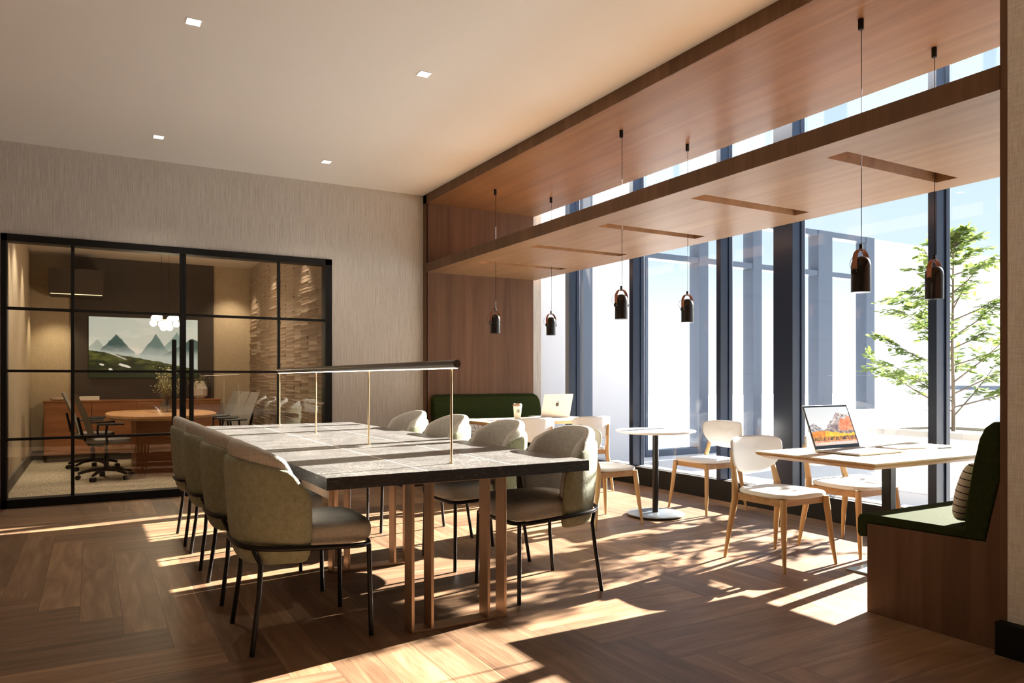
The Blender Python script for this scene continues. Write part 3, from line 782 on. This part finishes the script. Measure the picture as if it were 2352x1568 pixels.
tc0 = tub_chair('olive and cream tub chair left of the granite table, nearest the camera', (0.872, 3.585, 0), 0.0, GL)
dup(tc0, 'olive and cream tub chair left of the granite table, second from the camera', (0.868, 4.412, 0), 0.0)
dup(tc0, 'olive and cream tub chair left of the granite table, third from the camera', (0.862, 5.240, 0), 0.0)
dup(tc0, 'olive and cream tub chair left of the granite table, nearest the glazed partition', (0.852, 6.012, 0), 0.0)
dup(tc0, 'cream tub chair right of the granite table, nearest the camera, seen from its front', (2.247, 3.640, 0), PI, GR)
dup(tc0, 'cream tub chair right of the granite table, second from the camera', (2.237, 4.415, 0), PI, GR)
dup(tc0, 'cream tub chair right of the granite table, third from the camera', (2.230, 5.245, 0), PI, GR)
dup(tc0, 'cream tub chair right of the granite table, farthest from the camera', (2.232, 6.075, 0), PI, GR)

# ------------------------------------------------------------------ white cafe chair
def cafe_chair(label, loc, rz):
    t = thing('cafe_chair', label, 'chair', loc, rz, 'white cafe chairs by the windows')
    def seat(s, z, dish=0.0):
        out = []
        for p in superell(1, 1, 0.6, 40):
            x = p[0] * 0.235; y = p[1] * (0.235 + 0.012 * p[0])
            out.append((0.012 + x * s, y * s, z - dish))
        return out
    ob('seat', MB().loft([seat(s, z) for s, z in ((0.93, 0.442), (0.99, 0.446), (1.0, 0.458), (0.99, 0.470), (0.93, 0.477), (0.6, 0.474), (0.2, 0.470))]), M['white_up'], t, sub=1)
    fr = MB()
    fr.box(-0.19, -0.20, 0.395, -0.165, 0.20, 0.44).box(0.165, -0.20, 0.395, 0.19, 0.20, 0.44)
    fr.box(-0.19, -0.205, 0.395, 0.19, -0.18, 0.442).box(-0.19, 0.18, 0.395, 0.19, 0.205, 0.442)
    ob('seat_frame', fr, M['ash_flat'], t, bevel=0.004)
    for s in (-1, 1):
        ob('leg', MB().tube([(0.200, 0.200 * s, 0.442), (0.207, 0.208 * s, 0.36), (0.225, 0.224 * s, 0.17), (0.246, 0.243 * s, 0.0)], [0.0205, 0.021, 0.0165, 0.010], 12), M['ash'], t, smooth=60)
        ob('leg', MB().tube([(-0.247, 0.245 * s, 0.0), (-0.222, 0.226 * s, 0.20), (-0.190, 0.208 * s, 0.40), (-0.193, 0.205 * s, 0.48), (-0.222, 0.19 * s, 0.60), (-0.247, 0.18 * s, 0.72)], [0.010, 0.0175, 0.0235, 0.022, 0.018, 0.013], 12), M['ash'], t, smooth=60)
    # curved backrest
    N = 48; outl = []
    for k in range(N):
        a = 2 * PI * k / N; ca, sa = math.cos(a), math.sin(a)
        yy = 0.245 * math.copysign(abs(ca) ** (0.48 if sa > 0 else 0.70), ca)
        zz = (0.082 * abs(sa) ** 0.42) if sa > 0 else -(0.165 * abs(sa) ** 1.15)
        outl.append((yy, 0.725 + zz))
    def lp(s, dx):
        out = []
        for yy, zz in outl:
            y_, z_ = yy * s, 0.70 + (zz - 0.70) * s
            x_ = -0.268 + 1.25 * y_ * y_ - 0.10 * (z_ - 0.66) + dx
            out.append((x_, y_, z_))
        return out
    def lpc(s, dx): return lp(s, dx)
    ob('backrest', MB().loft([lpc(0.25, 0.002), lpc(0.6, 0.001), lpc(0.93, 0.0), lpc(0.985, 0.005), lpc(1.0, 0.014), lpc(0.985, 0.024), lpc(0.93, 0.029), lpc(0.6, 0.029), lpc(0.25, 0.030)]), M['white_up'], t, sub=1)
    ob('back_piping', MB().tube(lp(1.003, 0.009), 0.0022, 6, closed=True), M['ceramic'], t, smooth=60)
    return t
cc = cafe_chair('white and ash cafe chair tucked at the left end of the near oak table', (3.955, 3.365, 0), -PI / 2)
dup(cc, 'white and ash cafe chair at the near oak table, behind the open laptop', (4.69, 3.365, 0), -PI / 2)
dup(cc, 'white and ash cafe chair left of the round white pedestal table', (3.73, 5.03, 0), 0.03)
dup(cc, 'white and ash cafe chair right of the round white table, by the window', (4.94, 5.03, 0), PI)
dup(cc, 'white cafe chair seen from behind, in front of the paper cup', (3.905, 6.59, 0), PI / 2)
dup(cc, 'white cafe chair seen from behind at the far oak table, nearest the window', (4.62, 6.59, 0), PI / 2)

# ------------------------------------------------------------------ tables of the nook
rtb = thing('round_table', 'small round white pedestal table with a black post and steel disc base', 'table', (4.316, 5.02, 0))
ob('tabletop', MB().lathe([(0.30, 0.725), (0.345, 0.738), (0.350, 0.745), (0.348, 0.75)], 56), M['white_top'], rtb, smooth=30)
ob('post', MB().lathe([(0.027, 0.02), (0.027, 0.728)], 24), M['leg_black'], rtb, smooth=30)
bs = ob('base', MB().lathe([(0.245, 0.012), (0.25, 0.016), (0.25, 0.022), (0.243, 0.026), (0.03, 0.032)], 56), M['steel_base'], rtb, smooth=30)
for k in range(4):
    a = PI / 4 + k * PI / 2
    ob('foot_pad', MB().lathe([(0.02, 0), (0.02, 0.013)], 14, (0.19 * math.cos(a), 0.19 * math.sin(a), 0)), M['black'], bs)
def cafe_table(label, loc, flip=1):
    t = thing('oak_table', label, 'table', loc, 0, 'rectangular oak tables in the window nook')
    hx, hy = 0.735, 0.405
    ob('tabletop', MB().loft([[(hx * 1, -hy, 0.742), (hx, hy, 0.742), (-hx, hy, 0.742), (-hx, -hy, 0.742)], [(hx, -hy, 0.75), (hx, hy, 0.75), (-hx, hy, 0.75), (-hx, -hy, 0.75)]]), M['oak_top'], t)
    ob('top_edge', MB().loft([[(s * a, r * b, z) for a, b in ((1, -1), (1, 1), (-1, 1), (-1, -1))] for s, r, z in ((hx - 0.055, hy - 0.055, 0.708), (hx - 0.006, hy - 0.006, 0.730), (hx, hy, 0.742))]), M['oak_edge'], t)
    for sx in (-0.20,):
        px = 0.0
        ob('post', MB().box(px - 0.03, -0.03, 0.012, px + 0.03, 0.03, 0.71), M['leg_black'], t, bevel=0.004)
    ob('base', MB().box(-0.21, -0.15, 0.0, 0.21, 0.15, 0.012), M['steel_base'], t, bevel=0.003)
    return t
ct = cafe_table('rectangular oak table in the near right corner, carrying the open laptop', (4.335, 2.845, 0))
dup(ct, 'rectangular oak table at the far end of the nook, carrying the paper cup', (4.30, 7.09, 0), 0)

# ------------------------------------------------------------------ benches
def bench(label, loc, rz):
    """local: runs along +x from 0 to 1.49, back at y=0, front towards +y"""
    t = thing('bench', label, 'bench', loc, rz, 'green upholstered benches of the nook')
    L = 1.485
    side = [(0.0, 0.0), (0.64, 0.0), (0.64, 0.455), (0.06, 0.47), (0.0, 0.75)]
    ob('box', MB().prism(side, 'x', 0.0, L), M['panel_vy'], t)
    seat = [(0.06, 0.472), (0.645, 0.457), (0.648, 0.385), (0.69, 0.38), (0.70, 0.40), (0.70, 0.475), (0.69, 0.495), (0.66, 0.502), (0.06, 0.512)]
    ob('seat_cushion', MB().prism(seat, 'x', 0.004, L), M['green'], t, bevel=0.006)
    bk = [(0.066, 0.474), (0.165, 0.470), (0.150, 0.62), (0.118, 0.82), (0.093, 0.93), (0.070, 0.98), (0.035, 1.008), (0.002, 1.012), (0.002, 0.76)]
    ob('back_cushion', MB().prism(bk, 'x', 0.006, L), M['green'], t, bevel=0.012, seg=3)
    return t
b1 = bench('green upholstered bench with timber base in the near right corner', (PX, NY0 + 0.002, 0), 0)
b2 = thing('bench', 'green upholstered bench against the far timber wall of the nook', 'bench', (PX + 0.045, NY1 - 0.002, 0), 0, 'green upholstered benches of the nook')
for ch_ in b1.children:
    me = ch_.data.copy()
    for v in me.vertices: v.co.y = -v.co.y
    me.flip_normals(); me.name = ch_.data.name
    o = bpy.data.objects.new(ch_.name.split('.')[0], me); COL.link(o); o.parent = b2
    if 'back' in ch_.name:
        me.clear_geometry()
        pts = []; L = 1.49
        prof = [(-0.002, 0.76), (-0.066, 0.474), (-0.165, 0.470), (-0.150, 0.62), (-0.118, 0.82), (-0.093, 0.93), (-0.070, 0.98), (-0.035, 1.008), (-0.002, 1.012)]
        loops = []
        for x, dz in ((0.006, 0.06), (0.02, 0.02), (0.06, 0.0), (L - 0.06, 0.0), (L - 0.02, 0.02), (L, 0.06)):
            loops.append([(x, y_, z_ if z_ < 0.9 else z_ - dz * (z_ - 0.9) / 0.11) for y_, z_ in prof])
        m2 = MB().loft(loops); me.from_pydata(m2.v, [], m2.f); me.materials.clear(); me.materials.append(M['green'])
    for md in ch_.modifiers:
        m = o.modifiers.new('bevel', 'BEVEL'); m.width = md.width; m.segments = md.segments; m.limit_method = 'ANGLE'; m.angle_limit = math.radians(40)
def pillow(name, mat, label, loc, rot, s=(0.20, 0.055, 0.15)):
    lo = []
    N = 12
    for k in range(N + 1):
        ph = -PI / 2 + PI * (0.03 + 0.94 * k / N)
        d = math.sin(ph); r = math.cos(ph) ** 0.45
        lo.append([(p[0] * s[0] * r, d * s[1] * (1 - 0.25 * (abs(p[0] * p[1]))), p[1] * s[2] * r) for p in superell(1, 1, 0.42, 36)])
    o = ob(name, MB().loft(lo), mat, smooth=60)
    tag(o, label, 'cushion'); o.location = loc; o.rotation_euler = rot
    return o
pillow('striped_cushion', M['pillow'], 'cream scatter cushion with thin black stripes leaning on the near green bench', (3.72, 1.975, 0.665), (math.radians(14), 0, 0), (0.17, 0.05, 0.15))
pillow('lattice_cushion', M['pillow2'], 'cream scatter cushion with a black line lattice on the far green bench', (3.96, 7.80, 0.625), (math.radians(-42), math.radians(8), 0.1), (0.19, 0.05, 0.13))

# ------------------------------------------------------------------ pendants
def pendant(label, x, y):
    t = thing('pendant_lamp', label, 'pendant lamp', (x, y, 0), math.radians(3), 'black dome pendants of the nook')
    ob('canopy', MB().lathe([(0.014, NZ - 0.062), (0.016, NZ - 0.058), (0.016, NZ)], 20), M['black'], t, smooth=40)
    ob('cable', MB().tube([(0.006, 0, 1.965), (0.006, 0, NZ - 0.05)], 0.0022, 6), M['black'], t)
    pr_ = [(0.050, 1.705), (0.054, 1.705), (0.054, 1.855), (0.052, 1.875), (0.045, 1.895), (0.032, 1.908), (0.014, 1.914), (0.002, 1.915)]
    sh_ = ob('shade', MB().lathe(pr_, 36), M['lamp_black'], t, smooth=50)
    ob('shade_lining', MB().lathe([(0.0502, 1.706), (0.049, 1.712), (0.049, 1.85), (0.03, 1.895), (0.002, 1.90)], 36), M['lamp_white'], sh_, smooth=50)
    # strap arch, width 30 mm, from knob to knob
    lo = []
    for k in range(25):
        a = PI * k / 24
        if k < 6: px_, pz = -0.060, 1.815 + k * 0.0125
        elif k > 18: px_, pz = 0.060, 1.815 + (24 - k) * 0.0125
        else:
            b = PI * (k - 6) / 12; px_, pz = -0.060 * math.cos(b), 1.888 + 0.068 * math.sin(b)
        lo.append((px_, pz))
    loops = []
    for k, (px_, pz) in enumerate(lo):
        a_, b_ = lo[max(k - 1, 0)], lo[min(k + 1, 24)]
        tx, tz = b_[0] - a_[0], b_[1] - a_[1]; L = math.hypot(tx, tz); nx, nz_ = -tz / L * 0.002, tx / L * 0.002
        loops.append([(px_ + nx, -0.015, pz + nz_), (px_ + nx, 0.015, pz + nz_), (px_ - nx, 0.015, pz - nz_), (px_ - nx, -0.015, pz - nz_)])
    ob('strap', MB().loft(loops), M['leather'], t, smooth=40)
    for s in (-1, 1):
        kn = MB().tube([(0.050 * s, 0, 1.822), (0.068 * s, 0, 1.822)], 0.018, 20)
        ob('knob', kn, M['lamp_black'], t, smooth=40)
    ob('stem', MB().lathe([(0.010, 1.945), (0.010, 1.985)], 14), M['leg_black'], t, smooth=40)
    w = []
    for k in range(17):
        a = PI / 2 + PI * k / 16
        w.append((-0.066 + 0.040 * math.cos(a), 0.0, 1.862 + 0.040 * math.sin(a)))
    ob('wire_loop', MB().tube(w, 0.0012, 6), M['black'], t)
    return t
pn = pendant('black dome pendant on a long cable, left of the near pair', 3.906, 2.737)
for lab, x, y in (('black dome pendant on a long cable, right of the near pair by the thick mullion', 4.646, 2.742), ('black dome pendant on a long cable, left of the middle pair', 3.895, 4.965), ('black dome pendant on a long cable, right of the middle pair', 4.638, 4.965), ('black dome pendant in front of the far timber wall', 3.892, 7.2), ('black dome pendant of the far pair hanging before the white exterior wall', 4.625, 7.2)):
    dup(pn, lab, (x, y, 0), math.radians(3))

# ------------------------------------------------------------------ laptops and small things
def wallpaper(u, v):
    c = lerp((0.62, 0.66, 0.70), (0.46, 0.52, 0.58), v)
    def ridge(pts, k):
        for a, b in zip(pts, pts[1:]):
            if a[0] <= u <= b[0]:
                return a[1] + (b[1] - a[1]) * (u - a[0]) / (b[0] - a[0]) + 0.025 * nz(u * 2, k, 14)
        return -1
    r1 = ridge([(0, 0.52), (0.12, 0.58), (0.28, 0.40), (0.5, 0.3), (1, 0.3)], 1)
    if v < r1: c = lerp((0.10, 0.10, 0.12), (0.42, 0.42, 0.44), 0.5 + 1.4 * nz(u, v, 22))
    r2 = ridge([(0.2, 0.25), (0.34, 0.42), (0.5, 0.62), (0.62, 0.72), (0.70, 0.86), (0.80, 0.80), (1.0, 0.78)], 2)
    if v < r2:
        c = lerp((0.13, 0.10, 0.11), (0.34, 0.29, 0.29), 0.5 + 1.2 * nz(u * 1.4, v, 11))
        if nz(u, v, 26) > 0.12 and v > r2 - 0.16: c = (0.5, 0.5, 0.52)
        if 0.62 < u + 0.12 * nz(u, v, 7) and v - 0.55 < 0.16 + 0.12 * nz(v, u, 8) and v > 0.36 and u - (v - 0.36) * 0.5 > 0.60: c = lerp((0.50, 0.13, 0.06), (0.75, 0.28, 0.16), 0.5 + nz(u, v, 16))
    if v < 0.33 + 0.05 * math.sin(u * 5 + 0.5) + 0.02 * nz(u, v, 10): c = lerp((0.55, 0.34, 0.03), (0.75, 0.50, 0.05), 0.5 + nz(u, v, 13)) if u > 0.3 else lerp((0.5, 0.13, 0.03), (0.65, 0.3, 0.05), 0.5 + nz(u, v, 13))
    if v < 0.22 + 0.02 * nz(u, v, 20): c = lerp((0.06, 0.04, 0.03), (0.50, 0.22, 0.06), 0.45 + 1.5 * nz(u * 3, v, 12))
    if v < 0.13: c = lerp((0.50, 0.16, 0.06), (0.55, 0.35, 0.2), 0.5 + nz(u * 3, v, 10))
    if v < 0.085: c = lerp(c, (0.6, 0.58, 0.58), 0.55)
    if 0.02 < v < 0.07 and 0.08 < u < 0.93 and (u * 22) % 1 < 0.62:
        h_ = math.sin(math.floor(u * 22) * 12.9) * 0.5 + 0.5; c = lerp((0.62, 0.64, 0.68), (0.85, 0.4 + 0.3 * h_, 0.25), h_ * 0.5)
    return c
def laptop(label, loc, rz, W=0.445, D=0.30, H=0.285, tilt=20, screen=True):
    """hinge at y=0, keyboard towards -y, screen faces -y"""
    t = thing('laptop', label, 'laptop', loc, rz)
    b = ob('base', MB().box(-W / 2, -D, 0.002, W / 2, 0.008, 0.014), M['alu'], t, bevel=0.004)
    ky = MB()
    for r_ in range(5):
        for c_ in range(14):
            ky.box(-W * 0.43 + c_ * W * 0.0615, -D * 0.50 + r_ * D * 0.078, 0.0138, -W * 0.43 + c_ * W * 0.0615 + W * 0.052, -D * 0.50 + r_ * D * 0.078 + D * 0.062, 0.0155)
    ob('keyboard', ky, plain('keys', (0.55, 0.55, 0.56), 0.5) if 'keys' not in bpy.data.materials else bpy.data.materials['keys'], b)
    ob('trackpad', MB().box(-W * 0.16, -D * 0.93, 0.0138, W * 0.16, -D * 0.57, 0.0146), M['alu'], b)
    lid = bpy.data.objects.new('lid', None)
    lm = MB().box(-W / 2, 0.0, 0.0, W / 2, 0.006, H)
    lid = ob('lid', lm, M['alu'], t, bevel=0.004)
    lid.location = (0, 0.0, 0.014); lid.rotation_euler = (-math.radians(tilt), 0, 0)
    ob('bezel', MB().box(-W / 2 + 0.002, -0.0012, 0.002, W / 2 - 0.002, 0.0, H - 0.002), M['bezel'], lid)
    if screen:
        x0, x1, z0, z1 = -W / 2 + 0.012, W / 2 - 0.012, 0.022, H - 0.014
        colour_grid('screen', 150, 100, wallpaper, lambda u, v: (x0 + (x1 - x0) * u, -0.0018, z0 + (z1 - z0) * v), attr_mat('screen_picture', 0.25, 0.55), lid)
    # bitten apple emblem on the outside of the lid
    ap = []
    for k in range(60):
        a = 2 * PI * k / 60
        x, z = math.sin(a), math.cos(a)
        r = 1.0 - 0.16 * math.exp(-((a if a < PI else a - 2 * PI) / 0.30) ** 2) - 0.10 * math.exp(-((a - PI) / 0.25) ** 2)
        x *= r * (1.0 - 0.10 * max(0, -z)); z *= r * 1.02
        dx, dz = x + 1.18, z - 0.08
        dd = math.hypot(dx, dz)
        if dd < 0.52: x = -1.18 + dx / dd * 0.52; z = 0.08 + dz / dd * 0.52
        ap.append((x, z))
    S = 0.025; cz = H * 0.55
    em = MB().prism([(p[0] * S, cz + p[1] * S) for p in ap], 'y', 0.006, 0.0066)
    lf = []
    for k in range(12):
        a = 2 * PI * k / 12; q = (math.cos(a) * 0.20 * (1), math.sin(a) * 0.42)
        lf.append((-0.14 + q[0] * 0.8 - q[1] * 0.55, 1.42 + q[1] * 0.75 + q[0] * 0.5))
    em.prism([(p[0] * S, cz + p[1] * S) for p in lf], 'y', 0.006, 0.0066)
    ob('emblem', em, M['bezel'], lid)
    return t
laptop('open laptop with a colourful mountain wallpaper on the near oak table', (4.098, 3.03, 0.75), 0.02)
laptop('open silver laptop seen from behind with a bitten apple emblem, far oak table', (4.68, 7.20, 0.75), PI, 0.40, 0.27, 0.275, 17)
cup = thing('paper_cup', 'white takeaway coffee cup with brown lid and round green emblem on the far table', 'cup', (4.13, 7.12, 0.75))
ob('body', MB().lathe([(0.033, 0), (0.036, 0.002), (0.047, 0.145), (0.049, 0.148), (0.047, 0.150)], 32), M['cup'], cup, smooth=40)
ob('lid', MB().lathe([(0.051, 0.146), (0.052, 0.156), (0.050, 0.160), (0.043, 0.175), (0.040, 0.176), (0.038, 0.172)], 32), M['cup_lid'], cup, smooth=30)
em = MB(); ctr = math.radians(-108)
def cyl(a, z): r = 0.0355 + 0.0115 * z / 0.145 + 0.0008; return (r * math.cos(a), r * math.sin(a), z)
n_ = 24
lo = []
for rr_ in (0.021, 0.0165):
    lo.append([cyl(ctr + 0.0 + math.cos(2 * PI * k / n_) * rr_ / 0.043, 0.095 + math.sin(2 * PI * k / n_) * rr_) for k in range(n_)])
em.loft(lo, cap=False)
lo = []
for rr_ in (0.013, 0.001):
    lo.append([cyl(ctr + math.cos(2 * PI * k / n_) * rr_ * (0.8 + 0.25 * math.cos(5 * 2 * PI * k / n_)) / 0.043, 0.095 + math.sin(2 * PI * k / n_) * rr_ * (0.85 + 0.25 * math.cos(5 * 2 * PI * k / n_))) for k in range(n_)])
em.loft(lo, cap=False)
ob('emblem', em, M['logo_green'], cup)
nb = thing('notebook', 'white spiral notebook lying open behind the open laptop', 'notebook', (4.60, 2.93, 0.752), math.radians(-10))
ob('pages', MB().box(-0.13, -0.09, 0.0, 0.13, 0.09, 0.008), M['paper'], nb, bevel=0.002)
cm = MB()
for k in range(16): cm.tube([(-0.132 + 0.006 * math.cos(a), -0.08 + k * 0.0107, 0.006 + 0.007 * math.sin(a)) for a in [2 * PI * q / 8 for q in range(8)]], 0.0009, 4, closed=True)
ob('coil', cm, M['alu'], nb)
pe = thing('pen', 'black pen lying on the near oak table beside the notebook', 'pen', (4.80, 2.76, 0.7555), math.radians(-8))
ob('barrel', MB().tube([(-0.06, 0, 0), (0.05, 0, 0)], 0.0048, 12), M['pen'], pe, smooth=40)
ob('tip', MB().tube([(-0.06, 0, 0), (-0.078, 0, 0)], [0.0044, 0.001], 10), M['pen'], pe, smooth=40)
tag(ob('paper_stack', MB().box(-0.10, -0.07, 0, 0.10, 0.07, 0.012), M['paper'], bevel=0.003), 'flat white notepad between the cup and the laptop on the far table', 'notepad', loc=(4.37, 7.17, 0.75), rz=0.1)

# ------------------------------------------------------------------ outside
struct('ground', MB().box(5.60, -20, -0.2, 70, 40, 0.0), M['paving'])
EY = 8.8
struct('wall_exterior_1', MB().box(5.11, EY, -0.1, 6.11, EY + 0.4, 5.5).box(6.374, EY, -0.1, 7.345, EY + 0.4, 5.5), M['ext_white'])
eg = sempty('window_2')
for x0, x1 in ((6.21, 6.374), (7.37, 7.42), (8.473, 8.672), (9.698, 9.908), (11.36, 11.74), (12.72, 12.97)):
    ob('mullion', MB().box(x0, EY, 0.02, x1, EY + 0.22, 5.2 if x0 < 7 else 3.88), M['ext_frame'], eg)
for z0, z1 in ((3.78, 3.88), (3.06, 3.15), (0.0, 0.10)):
    ob('rail', MB().box(7.345, EY + 0.01, z0, 12.97, EY + 0.20, z1), M['ext_frame'], eg)
for x0, x1 in ((7.42, 8.473), (8.672, 9.698), (9.908, 11.36), (11.74, 12.72)):
    ob('pane', MB().box(x0, EY + 0.1, 0.1, x1, EY + 0.108, 3.8), M['glass'], eg)
struct('wall_exterior_2', MB().box(12.97, EY, -0.1, 30, EY + 0.4, 3.86), M['ext_white'])
plt = thing('planter', 'square white planter box with stone coping holding the courtyard tree', 'planter', (8.06, 4.55, 0))
ob('box', MB().box(-0.55, -0.55, 0.0, 0.55, 0.55, 0.60), M['ext_white'], plt, bevel=0.01)
ob('coping', MB().box(-0.60, -0.60, 0.60, 0.60, -0.42, 0.66).box(-0.60, 0.42, 0.60, 0.60, 0.60, 0.66).box(-0.60, -0.42, 0.60, -0.42, 0.42, 0.66).box(0.42, -0.42, 0.60, 0.60, 0.42, 0.66), M['ext_stone'], plt, bevel=0.005)
ob('soil', MB().box(-0.42, -0.42, 0.58, 0.42, 0.42, 0.63), M['soil'], plt)
for lab, x, y, lx, ly, h in (('low white courtyard seating wall behind the planter', 10.6, 6.6, 1.6, 0.35, 0.75), ('low white courtyard block right of the planter', 9.4, 3.55, 0.5, 0.9, 0.62)):
    t = thing('seating_wall', lab, 'low wall', (x, y, 0))
    ob('body', MB().box(-lx, -ly, 0.12, lx, ly, h), M['ext_white'], t, bevel=0.01)
    ob('plinth', MB().box(-lx + 0.03, -ly + 0.03, 0, lx - 0.03, ly - 0.03, 0.12), M['kerb'], t)
rl = thing('railing', 'thin dark metal terrace railing beyond the courtyard tree', 'railing', (0, 0, 0))
ob('handrail', MB().box(11.3, 1.5, 1.04, 11.36, 6.55, 1.10), M['ext_frame'], rl)
for y_ in (6.5, 4.9, 3.3, 1.7):
    ob('post', MB().box(11.3, y_, 0, 11.35, y_ + 0.05, 1.05), M['ext_frame'], rl)
ob('infill', MB().box(11.32, 1.55, 0.1, 11.33, 6.5, 1.0), M['glass'], rl)

tr = thing('courtyard_tree', 'slender young tree with feathery light green leaves outside the window', 'tree', (8.06, 4.55, 0.635))
wd, lv = MB(), MB(); r = random.Random(11)
trunk = [(0, 0, 0), (0.02, 0.01, 0.4), (-0.02, 0.0, 0.9), (0.03, 0.02, 1.4), (0.0, 0.0, 1.9), (0.02, -0.01, 2.05)]
wd.tube(trunk, [0.020, 0.018, 0.015, 0.012, 0.008, 0.004], 8)
def compound(mb, p, d, ln):
    d = d.normalized(); side = d.cross(Vector((0, 0, 1)))
    if side.length < 0.1: side = Vector((1, 0, 0))
    side.normalize(); up = side.cross(d).normalized()
    ro = r.uniform(-0.5, 0.5); side = side * math.cos(ro) + up * math.sin(ro)
    n = 7
    for q in range(n + 1):
        t = 0.15 + 0.85 * q / n; c = p + d * ln * t - Vector((0, 0, 1)) * (ln * 0.35 * t * t)
        for sgn in ((-1, 1) if q < n else (0,)):
            ld = (d * 0.55 + side * sgn * 0.9).normalized() if sgn else d
            ld = (ld - Vector((0, 0, r.uniform(0.0, 0.5)))).normalized()
            L = r.uniform(0.070, 0.105); wv = ld.cross(Vector((r.uniform(-.4, .4), r.uniform(-.4, .4), 1))).normalized() * L * 0.24
            mb.add([c, c + ld * L * 0.35 + wv, c + ld * L * 0.75 + wv * 0.7, c + ld * L, c + ld * L * 0.75 - wv * 0.7, c + ld * L * 0.35 - wv], [(0, 1, 2, 3, 4, 5)])
    wd.tube([p, p + d * ln * 0.5 - Vector((0, 0, 1)) * (ln * 0.09), p + d * ln - Vector((0, 0, 1)) * (ln * 0.35)], [0.002, 0.0015, 0.001], 4)
def at(t):
    k = min(int(t * 5), 4); a, b = Vector(trunk[k]), Vector(trunk[k + 1]); return a.lerp(b, t * 5 - k)
for k in range(38):
    t = 0.08 + 0.90 * k / 37; p = at(t); a = k * 2.4 + r.uniform(-0.4, 0.4)
    ln = max(0.10, (1.0 - 0.98 * t) * r.uniform(0.8, 1.15) * 1.08)
    d = Vector((math.cos(a), math.sin(a), r.uniform(0.25, 0.7))).normalized()
    pts = [p, p + d * ln * 0.5, p + d * ln + Vector((0, 0, 0.05))]
    wd.tube(pts, [0.009, 0.006, 0.002], 6)
    nq = 9 if t < 0.55 else 5
    ks = 1.0 if t < 0.55 else 0.7
    for q in range(nq):
        s_ = 0.30 + 0.70 * q / (nq - 1); c = p.lerp(pts[2], s_); dd = (d + Vector((r.uniform(-1, 1), r.uniform(-1, 1), r.uniform(-0.3, 0.6))) * 0.9)
        compound(lv, c, dd, r.uniform(0.18, 0.28) * ks)
for q in range(6): compound(lv, at(1.0) - Vector((0, 0, 0.05 * q)), Vector((r.uniform(-1, 1), r.uniform(-1, 1), 0.9)), 0.22)
ob('trunk', wd, M['bark'], tr, smooth=60)
ob('foliage', lv, M['leaf'], tr)
